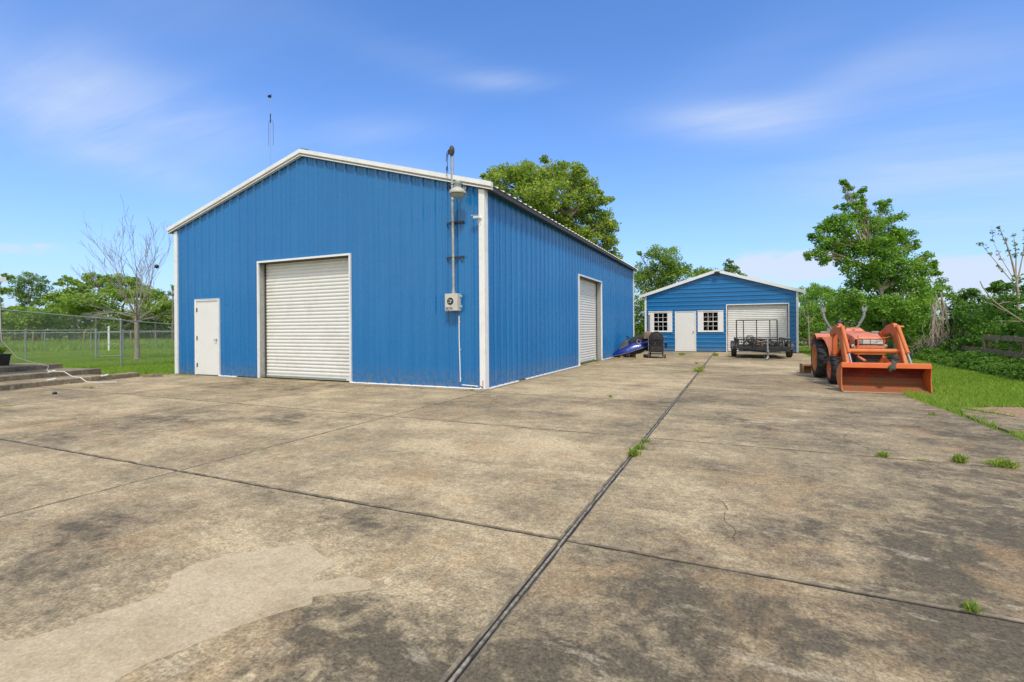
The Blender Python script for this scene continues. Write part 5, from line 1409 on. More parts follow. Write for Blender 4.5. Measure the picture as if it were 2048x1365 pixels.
TREES = [
  ('shade_tree', 'large rounded green tree rising behind the side roof of the big blue barn', 'pecan', -5.45, 18.41, [(-7.63, 16.66, 9.41, 1.15, 1.03), (-6.59, 17.51, 9.79, 1.22, 0.87), (-5.59, 18.52, 11.17, 0.27, 0.3), (-5.17, 20.56, 10.48, 1.44, 1.06), (-3.63, 19.68, 9.0, 1.34, 1.13), (-2.7, 19.73, 9.2, 0.27, 0.27), (-5.29, 17.35, 8.92, 1.7, 1.28), (-2.7, 20.77, 7.63, 0.97, 0.91), (-4.32, 20.91, 7.35, 1.72, 1.5), (-2.02, 20.05, 6.4, 0.47, 0.65), (-2.16, 20.59, 5.45, 0.54, 0.48), (-6.0, 20.08, 7.97, 1.87, 1.5), (-7.3, 18.02, 8.14, 1.49, 1.34), (-3.13, 20.58, 5.36, 1.28, 1.03), (-4.7, 18.61, 5.21, 1.76, 1.46), (-8.63, 16.61, 10.04, 0.23, 0.23), (-2.52, 21.32, 9.11, 0.37, 0.31), (-1.92, 20.15, 7.29, 0.41, 0.53), (-1.99, 20.93, 5.78, 0.42, 0.48), (-1.81, 21.5, 5.23, 0.25, 0.31), (-2.29, 20.22, 4.66, 0.6, 0.54), (-8.52, 17.49, 10.33, 0.48, 0.48), (-2.81, 19.31, 4.01, 0.87, 0.73), (-3.99, 19.28, 5.84, 1.48, 1.48), (-2.35, 20.15, 6.68, 0.77, 0.89), (-6.71, 18.19, 10.49, 0.89, 0.65), (-3.96, 19.27, 10.33, 0.77, 0.59), (-3.13, 19.77, 9.59, 0.59, 0.53), (-7.27, 17.4, 10.25, 0.7, 0.53), (-2.48, 19.91, 8.78, 0.47, 0.41)]),
  ('shade_tree', 'lacy green tree filling the gap between the big barn and the small shed', 'lace', -0.23, 28.46, [(-0.15, 28.18, 6.28, 1.52, 0.87), (-1.41, 28.26, 5.27, 0.96, 1.03), (0.73, 28.6, 5.19, 1.16, 1.01), (1.36, 29.22, 5.58, 0.44, 0.73), (-0.33, 29.47, 4.96, 1.87, 1.2), (-1.81, 27.42, 4.3, 0.58, 1.09), (-1.26, 27.22, 2.83, 1.22, 1.29), (-1.94, 27.43, 1.41, 0.65, 1.23), (-0.12, 29.12, 3.25, 1.63, 1.33), (-1.08, 28.28, 1.22, 1.25, 1.03), (0.99, 28.61, 3.73, 1.08, 0.79), (0.48, 28.75, 6.93, 0.18, 0.15), (-1.74, 27.68, 6.65, 0.22, 0.18)]),
  ('shade_tree', 'low round tree top showing over the left roof slope of the small shed', 'lace', 2.37, 34.03, [(2.41, 33.99, 5.52, 1.13, 0.69), (1.89, 33.18, 4.91, 0.96, 0.64), (3.13, 34.61, 5.22, 0.82, 0.61)]),
  ('shade_tree', 'sparse tree top with thin twigs just right of the shed roof peak', 'sparse', 4.31, 32.72, [(4.09, 32.93, 5.95, 0.54, 0.39), (4.62, 33.26, 5.53, 0.62, 0.39), (3.92, 32.75, 5.44, 0.62, 0.35), (5.15, 33.35, 5.12, 0.39, 0.31), (4.35, 32.52, 6.24, 0.31, 0.23)]),
  ('leaning_tree', 'tall loose green tree with a spire top standing behind the orange tractor', 'loose', 10.61, 15.81, [(8.66, 14.88, 7.02, 0.16, 0.18), (8.81, 15.13, 6.78, 0.2, 0.24), (8.95, 15.15, 6.45, 0.24, 0.29), (9.05, 15.07, 6.05, 0.28, 0.24), (9.36, 15.33, 6.73, 0.14, 0.24), (9.34, 15.26, 6.34, 0.16, 0.28), (9.31, 15.32, 6.08, 0.2, 0.24), (8.58, 14.81, 6.08, 0.26, 0.18), (8.86, 14.86, 5.7, 0.36, 0.24), (9.68, 15.32, 2.03, 0.85, 0.57), (8.81, 14.72, 2.47, 0.52, 0.36), (10.66, 15.68, 1.36, 0.89, 0.6), (10.0, 16.07, 1.26, 0.83, 0.54), (11.6, 16.15, 2.06, 0.44, 0.52), (7.73, 14.25, 4.19, 0.36, 0.28), (7.66, 14.29, 4.8, 0.28, 0.24), (11.64, 16.14, 3.97, 0.28, 0.24), (8.21, 14.91, 5.47, 0.45, 0.37), (7.77, 14.47, 5.08, 0.28, 0.24), (10.52, 15.65, 5.58, 0.4, 0.32), (10.05, 15.39, 6.13, 0.28, 0.2), (11.07, 16.24, 4.94, 0.33, 0.33), (7.94, 14.55, 3.91, 0.45, 0.28), (12.03, 16.39, 3.37, 0.16, 0.28), (9.23, 14.91, 5.71, 0.44, 0.26), (10.06, 15.36, 5.88, 0.32, 0.3), (8.45, 14.69, 5.51, 0.3, 0.3), (8.01, 14.73, 5.23, 0.37, 0.29), (7.43, 14.28, 4.86, 0.18, 0.12), (8.64, 14.49, 5.15, 0.64, 0.44), (9.7, 15.39, 5.32, 0.69, 0.49), (10.59, 15.69, 5.13, 0.32, 0.32), (10.52, 16.17, 4.81, 0.58, 0.5), (8.07, 14.36, 4.48, 0.56, 0.4), (7.4, 14.37, 4.08, 0.22, 0.16), (8.92, 15.36, 4.36, 0.82, 0.58), (9.79, 15.33, 4.29, 0.85, 0.65), (10.86, 16.28, 4.39, 0.52, 0.49), (11.32, 16.12, 4.5, 0.18, 0.24), (8.64, 14.74, 3.65, 0.48, 0.32), (9.55, 15.22, 3.49, 0.85, 0.52), (10.41, 15.18, 3.53, 0.79, 0.59), (11.48, 16.15, 3.64, 0.49, 0.49), (11.93, 16.36, 3.68, 0.12, 0.2), (9.46, 15.65, 2.96, 0.66, 0.37), (10.46, 16.17, 2.81, 0.93, 0.5), (11.42, 16.18, 2.98, 0.61, 0.57), (10.1, 14.93, 1.95, 0.94, 0.55), (11.16, 15.85, 1.96, 0.6, 0.56)]),
  ('broadleaf_tree', 'bright green tree beside the right corner of the small shed', 'bush', 9.68, 30.76, [(9.66, 30.45, 3.29, 0.82, 0.62), (9.22, 30.26, 2.17, 0.68, 0.96), (10.21, 30.65, 1.99, 0.89, 0.96), (9.52, 31.12, 0.97, 0.84, 0.7)]),
  ('broadleaf_tree', 'dark topped tree behind the small shed right corner', 'bush', 10.09, 39.73, [(10.45, 39.41, 4.37, 0.93, 0.51), (11.49, 39.71, 4.09, 1.01, 0.5), (9.88, 39.95, 3.48, 0.51, 0.86)]),
  ('broadleaf_tree', 'medium green tree behind the left roll bar arm of the tractor', 'bush', 10.56, 28.96, [(10.69, 29.1, 2.92, 0.91, 0.59), (10.38, 29.47, 1.96, 0.86, 0.79), (11.08, 29.08, 1.68, 0.84, 0.78), (10.75, 29.61, 0.9, 0.99, 0.59)]),
  ('broadleaf_tree', 'dense green tree between the tractor steering wheel and the leaning tree', 'bush', 11.29, 26.0, [(11.21, 26.16, 2.82, 0.89, 0.59), (11.11, 26.31, 1.88, 0.95, 0.71), (11.9, 26.56, 1.58, 0.83, 0.77), (11.24, 25.97, 0.84, 1.0, 0.59)]),
  ('broadleaf_tree', 'deep green tree behind the right loader arm of the tractor', 'bush', 11.99, 23.02, [(11.67, 22.33, 1.79, 0.93, 0.57), (12.44, 22.9, 1.39, 0.78, 0.68), (11.73, 23.38, 0.95, 0.91, 0.59)]),
  ('broadleaf_tree', 'light green tree right of the tractor against the vine tangle', 'bush', 12.8, 21.2, [(12.98, 21.67, 2.49, 0.69, 0.59), (12.68, 21.58, 1.55, 0.74, 0.69), (13.1, 21.2, 1.3, 0.53, 0.68), (12.76, 21.33, 0.72, 0.69, 0.39)]),
  ('broadleaf_tree', 'feathery green tree top above the bare grey vine trunks', 'bush', 14.18, 22.92, [(14.27, 23.15, 3.24, 0.46, 0.36), (14.53, 23.16, 2.77, 0.41, 0.41), (13.95, 22.97, 2.73, 0.36, 0.46)]),
  ('broadleaf_tree', 'dark glossy bush tree crowding over the old plank fence', 'dark', 12.5, 14.47, [(12.52, 14.5, 2.3, 0.51, 0.29), (12.22, 14.45, 1.88, 0.48, 0.44), (12.9, 14.8, 1.88, 0.55, 0.48), (12.34, 14.2, 1.27, 0.61, 0.47), (13.23, 15.13, 1.27, 0.56, 0.45), (12.26, 14.57, 0.96, 0.33, 0.22)]),
  ('broadleaf_tree', 'tall dark green bush tree at the right edge beneath the leafy sapling', 'dark', 12.66, 12.35, [(12.42, 12.0, 2.48, 0.38, 0.22), (13.07, 12.75, 2.46, 0.33, 0.33), (12.75, 12.73, 1.89, 0.53, 0.43), (13.09, 12.64, 1.64, 0.42, 0.49), (12.5, 11.92, 1.23, 0.54, 0.35), (12.29, 12.31, 2.38, 0.23, 0.13)]),
  ('field_tree', 'dark leafy branch end peeking over the white porch eave', 'far', -56.43, 12.88, [(-55.91, 12.73, 6.11, 0.72, 0.45), (-57.09, 13.07, 5.1, 0.74, 0.55), (-56.98, 12.76, 4.16, 0.55, 0.55)]),
  ('field_tree', 'tall loose tree with gaps of sky beyond the field at far left', 'sparse', -68.77, 19.37, [(-68.66, 18.85, 6.38, 0.9, 1.01), (-67.36, 19.47, 6.94, 1.13, 0.9), (-67.28, 20.22, 5.97, 0.91, 0.8), (-68.88, 19.44, 5.3, 1.25, 1.02), (-68.65, 19.62, 7.69, 0.57, 0.46), (-67.07, 20.62, 5.3, 0.8, 0.57), (-68.67, 19.09, 3.97, 0.79, 0.79), (-66.63, 19.77, 4.45, 0.79, 0.56)]),
  ('field_tree', 'yellow green spreading tree in the middle of the left tree line', 'far', -61.26, 20.57, [(-62.33, 21.08, 5.28, 1.67, 0.89), (-58.57, 20.5, 4.58, 1.82, 0.96), (-63.56, 20.18, 4.5, 1.22, 0.78), (-60.59, 19.86, 3.65, 1.83, 0.86), (-59.77, 21.98, 4.03, 1.66, 0.89), (-60.91, 21.13, 6.01, 0.99, 0.55), (-64.06, 19.6, 4.82, 0.55, 0.55)]),
  ('field_tree', 'dark crowned tree behind the yellow green spreading tree', 'far', -71.59, 24.67, [(-71.92, 24.61, 7.71, 1.13, 0.57), (-71.21, 25.32, 7.35, 0.89, 0.51), (-72.56, 24.02, 7.18, 0.5, 0.38)]),
  ('field_tree', 'round dark crowned tree left of the bare dead tree', 'far', -66.25, 24.9, [(-66.75, 24.98, 7.74, 1.22, 0.67), (-65.15, 25.14, 7.07, 1.09, 0.61), (-67.58, 24.85, 6.91, 0.98, 0.61), (-65.29, 25.67, 6.26, 0.86, 0.61)]),
  ('field_tree', 'full green tree directly behind the bare dead tree', 'far', -61.32, 24.94, [(-61.32, 24.88, 7.12, 1.41, 0.82), (-60.15, 25.52, 6.76, 1.41, 0.82), (-61.25, 24.18, 6.01, 1.16, 0.81), (-59.54, 24.57, 5.39, 1.73, 0.92), (-59.05, 26.14, 5.7, 1.3, 0.83)]),
  ('field_tree', 'olive green tree between the dead tree and the barn corner', 'far', -54.35, 24.8, [(-54.81, 24.58, 5.12, 1.34, 0.78), (-54.18, 25.52, 4.59, 1.24, 0.79), (-56.05, 24.24, 4.36, 1.34, 0.67), (-52.11, 25.36, 3.96, 0.89, 0.77), (-53.9, 24.57, 3.54, 2.22, 0.78)]),
  ('field_tree', 'thin sparse tree right beside the barn corner trim', 'sparse', -47.33, 22.49, [(-47.44, 22.6, 5.57, 0.41, 0.36), (-47.12, 22.6, 4.85, 0.41, 0.46), (-47.41, 22.28, 5.04, 0.25, 0.25)]),
  ('field_tree', 'low green tree at the far left end of the tree line', 'far', -64.82, 16.76, [(-65.91, 16.78, 3.29, 1.06, 0.74), (-64.73, 17.35, 3.44, 1.17, 0.75), (-63.91, 16.24, 2.36, 1.56, 0.73)]),
  ('field_tree', 'low shadowy tree beneath the tall loose tree', 'far', -59.38, 17.03, [(-59.78, 16.93, 2.62, 1.32, 0.81), (-58.36, 17.31, 2.8, 1.11, 0.91), (-59.86, 17.44, 2.01, 1.54, 0.51)]),
]

# ---------------------------------------------------------------- vegetation
def leaves(cen, rad, n_per, size, flat=.75, seed=0, aspect=.55):
    """cen (k,3), rad (k,) -> quads and tints"""
    g_ = np.random.default_rng(seed)
    k = len(cen); n = k * n_per
    ci = np.repeat(np.arange(k), n_per)
    d = g_.normal(size=(n, 3)); d /= np.linalg.norm(d, axis=1)[:, None]
    rr = g_.random(n) ** .45
    p = cen[ci] + d * (rr * rad[ci])[:, None] * np.array([1, 1, flat])
    # leaf normals lean outward and upward
    nrm = d * .55 + g_.normal(size=(n, 3)) * .55 + np.array([0, 0, .55]); nrm /= np.linalg.norm(nrm, axis=1)[:, None]
    a = np.cross(nrm, g_.normal(size=(n, 3))); a /= np.linalg.norm(a, axis=1)[:, None]
    b_ = np.cross(nrm, a)
    L = size * g_.uniform(.55, 1.25, n)[:, None]
    a = a * L * .5; b_ = b_ * L * aspect * .5
    bend = nrm * L * .10
    V = np.stack([p - a, p - b_ * 1.0 + bend, p + a, p + b_ + bend], axis=1)
    ct = g_.normal(.5, .17, k)
    tint = np.clip(ct[ci] + g_.normal(0, .16, n), 0, 1)
    return V, tint


def branch(p0, p1, sag=0.0, n=5, wob=.12):
    p0, p1 = Vector(p0), Vector(p1); L = (p1 - p0).length; pts = []
    for i in range(n + 1):
        t_ = i / n; q = p0.lerp(p1, t_) + Vector((0, 0, sag * L * math.sin(math.pi * t_)))
        if 0 < i < n: q += Vector((random.uniform(-1, 1), random.uniform(-1, 1), random.uniform(-.6, .6))) * wob * L / n
        pts.append(q)
    return pts


KINDS = {  # leaf size, cluster radius, cluster spacing factor, leaves per cluster, material
    'pecan': (.19, .42, 2.7, 56, 'leaf_pecan'), 'lace': (.18, .40, 3.0, 34, 'leaf_lace'), 'sparse': (.20, .36, 2.6, 26, 'leaf_sparse'),
    'loose': (.125, .30, 3.8, 46, 'leaf_loose'), 'bush': (.17, .45, 3.6, 56, 'leaf_bush'), 'dark': (.13, .34, 3.3, 56, 'leaf_dark'),
    'far': (.30, .66, 4.0, 50, 'leaf_far')}


def tree(idx, name, label, kind, bx, by, blobs, group):
    random.seed(100 + idx); g_ = np.random.default_rng(200 + idx)
    size, cr, sp, npl, mk = KINDS[kind]
    t = thing(name, label, 'tree', (bx, by, 0), group=group)
    cen = []; bl = []
    blobs = [(cx, cy, cz, r * 1.1, rz * 1.1) for cx, cy, cz, r, rz in blobs]
    for cx, cy, cz, r, rz in blobs:
        k = max(4, int(sp * ((r * r * rz) ** (1 / 3) / cr) ** 2.45))
        rc = cr * min(1.0, max(.45, min(r, rz) / (cr * 1.6)))
        for _ in range(k):
            d = g_.normal(size=3); d /= np.linalg.norm(d); q = g_.random() ** .42
            c_ = np.array([cx, cy, cz]) + d * q * np.array([max(.05, r - rc * .45), max(.05, (r - rc * .45) * 1.25), max(.05, rz - rc * .45)])
            if c_[2] < .5: continue
            cen.append(c_); bl.append((len(bl), (cx, cy, cz), rc * g_.uniform(.75, 1.2)))
    cen = np.array(cen); rad = np.array([b_[2] for b_ in bl])
    V, tint = leaves(cen, rad, npl, size, seed=300 + idx)
    V = V - np.array([bx, by, 0.])
    quads_mesh('crown', V, M[mk], t, tint)
    # trunk and limbs
    zmin = min(b_[2] - b_[4] for b_ in blobs); zmax = max(b_[2] + b_[4] for b_ in blobs)
    mx = sum(b_[0] for b_ in blobs) / len(blobs); my = sum(b_[1] for b_ in blobs) / len(blobs)
    mb = MB(); H = zmax; r0 = .015 * H + .03
    top = Vector((mx - bx, my - by, zmin + (zmax - zmin) * .55)); fork = Vector((0, 0, 0)).lerp(top, .45); fork.z = max(1.0, zmin * .75)
    tk = [Vector((0, 0, -.1)), Vector((.02, 0, .4))] + branch(Vector((.02, 0, .8)), fork, 0, 3, .08)[1:] + branch(fork, top, 0, 4, .15)[1:]
    n = len(tk); mb.tube(tk, [r0 * (1.25 - .95 * i / (n - 1)) for i in range(n)], 9)
    for bi, (cx, cy, cz, r, rz) in enumerate(blobs):
        tgt = Vector((cx - bx, cy - by, cz)); s_ = min(tk[2:], key=lambda q: (q - tgt).length + abs(q.z - cz * .6) * .4)
        if (tgt - s_).length < .05: continue
        br = branch(s_, tgt, .06, 5, .25); mb.tube(br, [max(.012, r0 * .42 * (1 - .8 * i / 5)) for i in range(6)], 6, cap=False)
        own = [c_ for c_, b_ in zip(cen, bl) if b_[1] == (cx, cy, cz)]
        for c_ in own[:14]:
            q = Vector((c_[0] - bx, c_[1] - by, c_[2])); s2 = br[random.randint(2, 5)]
            mb.tube(branch(s2, q, .03, 3, .25), [.014 + .004 * r, .012, .009, .005], 4, cap=False)
    mb.build('trunk', M['barkpale'] if kind in ('loose', 'lace') else M['bark'], t, smooth=60)
    return t


for i, (nm, lb, kd, bx, by, bl) in enumerate(TREES):
    grp = {'shade_tree': 'trees behind the buildings', 'leaning_tree': None, 'broadleaf_tree': 'trees along the overgrown right side', 'field_tree': 'trees beyond the left field'}[nm]
    tree(i, nm, lb, kd, bx, by, bl, grp)

# bare dead tree
random.seed(5)
dt = thing('dead_tree', 'bare grey dead tree with upright twiggy branches behind the chain link fence', 'tree', (-19.0, 3.9, 0))
dt.scale = (.86, .86, .90)
mb = MB(); tw = MB()


def grow(p, d, L, r, depth, up_=.055, droop=0):
    n = 5; pts = [Vector(p)]; dd = Vector(d).normalized()
    for i in range(n):
        dd = (dd + Vector((random.uniform(-.11, .11), random.uniform(-.11, .11), up_ * .5 - droop + random.uniform(-.06, .06)))).normalized()
        pts.append(pts[-1] + dd * L / n)
    rs = [max(.0052, r * (1 - .55 * i / n)) for i in range(n + 1)]
    (mb if depth < 2 else tw).tube(pts, rs, 7 if depth < 2 else 4, cap=False)
    if depth >= 4 or r < .0036: return
    kids = 3 if depth < 2 else random.choice((2, 3, 3))
    for k in range(kids):
        i = random.randint(2, n) if k else n
        q = pts[i]; side = Vector((random.uniform(-1, 1), random.uniform(-1, 1), random.uniform(-.1, .5))).normalized()
        nd = (dd * 1.0 + side * (.55 if k else .22)).normalized()
        grow(q, nd, L * random.uniform(.58, .82), rs[i] * random.uniform(.55, .75), depth + 1, up_, droop)


mb.tube([(0, 0, -.1), (0, 0, .15), (.0, .01, .5), (-.02, 0, 1.1), (0, 0, 1.65), (.02, 0, 2.0), (.0, 0, 2.35)], [.165, .125, .108, .10, .108, .098, .07], 14)
for az_, eL, L, r, z in ((0.2, 66, 1.75, .036, 2.1), (1.2, 74, 1.9, .036, 2.2), (2.4, 62, 1.7, .036, 2.0), (3.3, 56, 1.8, .036, 1.95), (4.0, 72, 1.9, .036, 2.2), (5.1, 60, 1.75, .036, 2.0), (5.8, 50, 1.6, .034, 1.85), (0.9, 40, 1.5, .03, 1.8), (2.9, 38, 1.5, .03, 1.8), (3.6, 84, 2.0, .042, 2.3), (4.6, 45, 1.5, .03, 1.85), (1.8, 52, 1.5, .034, 1.9)):
    d = Vector((math.cos(az_) * math.cos(R(eL)), math.sin(az_) * math.cos(R(eL)), math.sin(R(eL))))
    grow(Vector((0, 0, z)), d, L, r, 0)
for az_, z in ((3.0, 1.75), (3.5, 1.8), (2.7, 1.9), (4.2, 1.75), (.2, 1.8), (-.4, 1.85), (3.9, 2.0), (3.2, 2.1)):
    d = Vector((math.cos(az_) * .95, math.sin(az_) * .95, .22)); grow(Vector((0, 0, z)), d, 1.15, .028, 1, 0, .03)
mb.build('trunk', plain('lichened_grey_bark', (.28, .24, .19), .9, 0, .35, 12, (.42, .38, .32), .5, 14, .6), dt, smooth=60)
tw.build('twigs', plain('grey_twigs', (.30, .265, .225), .9, 0, .25, 12), dt, smooth=60)
b = MB(); b.lathe((0, 0, 0), (0, 0, 1), [(-.09, .01), (-.05, .10), (.04, .12), (.10, .05), (.11, .001)], 9); o = b.build('twig_nest', M['black'], smooth=60); o.location = (-17.75, 4.0, 3.95); o.scale = (.75, .75, .9)
b = MB(); tag(o, 'dark round nest caught in the right branches of the dead tree', 'nest')

# leafy sapling with thin stems at right edge
sp_ = thing('thin_sapling', 'thin stemmed sapling with a few scattered leaves rising at the right edge', 'sapling', (12.74, 11.84, 0))
mb = MB(); cen = []
stems = [([(12.741, 11.835, 0), (12.746, 11.838, 1.385), (12.722, 11.827, 2.171), (12.669, 11.803, 2.878)], .075), ([(12.669, 11.803, 2.7), (12.529, 11.74, 3.351), (12.389, 11.677, 3.824), (12.276, 11.626, 4.06), (12.193, 11.588, 4.35)], .03),
         ([(12.669, 11.803, 2.8), (12.673, 11.805, 3.428), (12.646, 11.793, 3.743), (12.59, 11.768, 4.15)], .02), ([(12.69, 11.81, 2.5), (12.873, 11.896, 3.427), (12.933, 11.923, 3.898), (12.99, 11.95, 4.4)], .022),
         ([(12.70, 11.81, 2.4), (12.354, 11.661, 2.85), (12.141, 11.564, 3.15), (11.928, 11.468, 3.434), (11.715, 11.371, 3.719), (11.587, 11.314, 3.846)], .014), ([(12.6, 11.8, 2.7), (12.25, 11.6, 3.3), (12.0, 11.5, 3.9), (11.98, 11.48, 4.35)], .010)]
off = Vector((12.74, 11.84, 0))
for pts, r in stems:
    pts = [Vector(p) - off for p in pts]; mb.tube(pts, [r * (1 - .75 * i / (len(pts) - 1)) for i in range(len(pts))], 7)
    if r < .05:
        for k in range(13):
            q = random.uniform(.25, 1); f = q * (len(pts) - 1); i = min(len(pts) - 2, int(f)); cen.append(pts[i].lerp(pts[i + 1], f - i) + Vector((random.uniform(-.04, .04), random.uniform(-.04, .04), random.uniform(-.04, .04))))
mb.build('stem', M['barkpale'], sp_, smooth=60)
cen = np.array([tuple(c_) for c_ in cen]); V, tn = leaves(cen, np.full(len(cen), .06), 5, .085, seed=77); quads_mesh('leaves', V, M['leaf_sparse'], sp_, tn)
# dead fallen branch
db = thing('dead_branch', 'pale bare dead branch slanting out of the dark bush at right', 'branch', (12.2, 8.85, 0))
off = Vector((12.2, 8.85, 0)); mb = MB()
for pts, r in (([(12.3, 8.9, .75), (11.699, 8.619, 1.201), (11.52, 8.537, 1.321), (11.173, 8.381, 1.574), (10.862, 8.24, 1.827), (10.719, 8.175, 2.0), (10.565, 8.105, 2.238), (10.506, 8.078, 2.384)], .026),
               ([(11.173, 8.381, 1.574), (10.981, 8.294, 1.655), (10.802, 8.213, 1.788), (10.598, 8.12, 1.829)], .013), ([(10.93, 8.27, 1.77), (11.042, 8.321, 1.813), (11.223, 8.403, 1.838), (11.343, 8.457, 1.81)], .010),
               ([(10.756, 8.192, 1.99), (10.804, 8.214, 2.157)], .008), ([(10.719, 8.175, 2.0), (10.5, 8.07, 1.99), (10.42, 8.04, 1.96)], .007), ([(11.52, 8.537, 1.321), (11.1, 8.35, 1.33), (10.85, 8.24, 1.35)], .008)):
    mb.tube([Vector(p) - off for p in pts], [r * (1 - .6 * i / (len(pts) - 1)) for i in range(len(pts))], 7)
mb.build('limb', M['barkpale'], db, smooth=60)
# bare vine wrapped trunks
vt = thing('vine_tangle', 'tall grey tangle of bare vine trunks between the light tree and the dark bush', 'vines', (11.5, 14.1, 0))
vt.scale = (.95, .82, .74)
off = Vector((13.1, 19.15, 0)); mb = MB(); random.seed(9)
for L in ([(13.199, 19.179, 0), (13.144, 19.154, 1.469), (13.109, 19.139, 2.361), (12.909, 19.048, 3.2)], [(13.26, 19.207, 0), (13.347, 19.246, 1.467), (13.25, 19.203, 2.249), (13.071, 19.122, 3.3)], [(12.775, 18.987, 0), (12.822, 19.008, 1.917), (12.948, 19.066, 2.9)], [(13.058, 19.115, 0), (12.981, 19.08, 1.47), (12.784, 18.991, 2.7)]):
    mb.tube([Vector(p) - off for p in L], [.055 * (1 - .5 * i / (len(L) - 1)) for i in range(len(L))], 8)
for k in range(46):
    x = random.uniform(-.55, .45); h = random.uniform(1.2, 3.0); a = Vector((x, random.uniform(-.4, .3), random.uniform(0, .8))); c_ = Vector((x * .3 + random.uniform(-.3, .3), random.uniform(-.3, .3), h))
    mb.tube(branch(a, c_, 0, 5, .35), [.016, .015, .013, .011, .009, .006], 5, cap=False)
mb.build('stems', M['barkpale'], vt, smooth=60)
# pale sapling stems
for (x, y, lb, hgt) in ((8.30, 22.45, 'slim pale sapling with forked stems just right of the small shed', 2.9), (10.66, 20.2, 'slim pale trunk standing behind the tractor seat', 2.3), (11.9, 17.6, 'leaning pale stems right of the tractor loader arm', 1.6)):
    ps = thing('pale_sapling', lb, 'sapling', (x, y, 0), group='pale saplings at the wood edge'); mb = MB(); random.seed(int(x * 10))
    mb.tube([(0, 0, -.05), (-.02, 0, hgt * .4), (-.06, .02, hgt * .7), (-.2, .05, hgt)], [.04, .034, .026, .012], 7)
    for k in range(6):
        z = hgt * random.uniform(.35, .8); s_ = random.choice((-1, 1)); mb.tube(branch((-.03, 0, z), (s_ * random.uniform(.25, .5), random.uniform(-.2, .2), z + random.uniform(.4, .9)), 0, 3, .2), [.018, .014, .010, .005], 5)
    mb.build('stem', M['barkpale'], ps, smooth=60)
    V, tn = leaves(np.array([[random.uniform(-.5, .4), random.uniform(-.3, .3), hgt * random.uniform(.6, 1.05)] for _ in range(14)]), np.full(14, .16), 22, .10, seed=int(x * 7)); quads_mesh('leaves', V, M['leaf_bush'], ps, tn)

# old plank fence
pf = thing('plank_fence', 'old sagging grey plank fence half swallowed by vines at right', 'fence', (11.5, 9.0, 0))
off = Vector((11.5, 9.0, 0))
def plk(p0, p1, w, h, nm='rail'):
    b = MB(); q0, q1 = Vector(p0) - off, Vector(p1) - off
    for k in range(3):
        a, c_ = q0.lerp(q1, k / 3), q0.lerp(q1, (k + 1) / 3); b.bar(a + Vector((0, 0, random.uniform(-.01, .01))), c_, w, h + .004 * k)
    b.build(nm, M['oldwood'], pf)
plk((11.50, 13.2, .50), (11.22, 8.0, .45), .035, .13); plk((11.22, 7.98, .45), (11.15, 5.0, .43), .035, .135)
plk((11.33, 10.3, .86), (11.15, 7.9, .87), .035, .12); plk((11.15, 7.88, .87), (11.1, 5.0, .88), .035, .12)
for x, y, h, tl_ in ((11.6, 13.4, 1.05, .25), (11.62, 13.0, 1.0, .28), (11.55, 12.2, .9, .3), (11.5, 10.6, .95, .02), (11.3, 7.9, 1.05, -.03), (11.25, 6.2, 1.05, .02), (11.2, 5.1, 1.0, 0)):
    b = MB(); q = Vector((x + .08, y, 0)) - off; b.bar(q + Vector((0, 0, -.05)), q + Vector((tl_ * .3, -tl_ * h, h)), .09, .09, upv=(0, 1, 0)); b.build('post', M['oldwood'], pf)
for k in range(6):
    y = 10.5 - k * .8; b = MB(); q = Vector((11.42 - .015 * k, y, 0)) - off; b.bar(q + Vector((0, 0, .05)), q + Vector((0, random.uniform(-.05, .05), random.uniform(.62, .95))), .13, .02, upv=(1, 0, 0)); b.build('picket', M['oldwood'], pf)


def scatter(name, label, cat, region, n, zr, r, npl, size, mat, seed, kind='stuff'):
    g_ = np.random.default_rng(seed)
    cs = []
    while len(cs) < n:
        t_ = g_.random(); (x0, y0, w0), (x1, y1, w1) = region
        x = x0 + (x1 - x0) * t_; y = y0 + (y1 - y0) * t_; w = w0 + (w1 - w0) * t_
        u = g_.random(); env = (1 - (2 * u - 1) ** 2) ** .5
        z = zr[0] + (zr[1] - zr[0]) * g_.random() ** .8 * env * (1 + .35 * math.sin(t_ * 23 + seed) * math.sin(t_ * 9.1))
        cs.append((x + (u - .5) * w, y + g_.normal() * .2, z))
    V, tn = leaves(np.array(cs), g_.uniform(.6, 1.25, n) * r, npl, size, seed=seed)
    return tag(quads_mesh(name, V, M[mat], None, tn), label, cat, kind=kind)


scatter('ground_vines', 'low dark green vines spilling from under the old plank fence onto the lawn', 'vines', ((10.95, 13.6, .9), (10.85, 4.6, 1.1)), 560, (.03, .34), .14, 60, .075, 'leaf_vine', 31)
scatter('underbrush', 'dense green brush filling the ground behind the tractor and old fence', 'brush', ((9.2, 24.6, 1.6), (12.6, 15.8, 1.2)), 330, (.1, 1.3), .30, 70, .11, 'leaf_bush', 32)
scatter('underbrush', 'dark brush growing thickly behind the old plank fence', 'brush', ((12.2, 15.5, 1.6), (12.2, 6.0, 1.6)), 330, (.15, 1.9), .28, 80, .10, 'leaf_dark', 33)
scatter('underbrush', 'low green brush under the tree behind the gap between barn and shed', 'brush', ((-7.0, 29.0, 2.5), (3.5, 34.0, 2.5)), 150, (.2, 2.0), .5, 60, .18, 'leaf_bush', 34)
scatter('underbrush', 'green brush behind the small shed right corner and tractor', 'brush', ((7.6, 31.0, 2.5), (13.5, 21.5, 2.5)), 420, (.2, 2.9), .48, 66, .15, 'leaf_bush', 36)
scatter('wood_edge', 'dark shrubby edge of the wood at the far side of the left field', 'wood', ((-76.0, 19.0, 5), (-40.0, 48.0, 5)), 1500, (.3, 4.4), .95, 50, .30, 'leaf_far', 35)
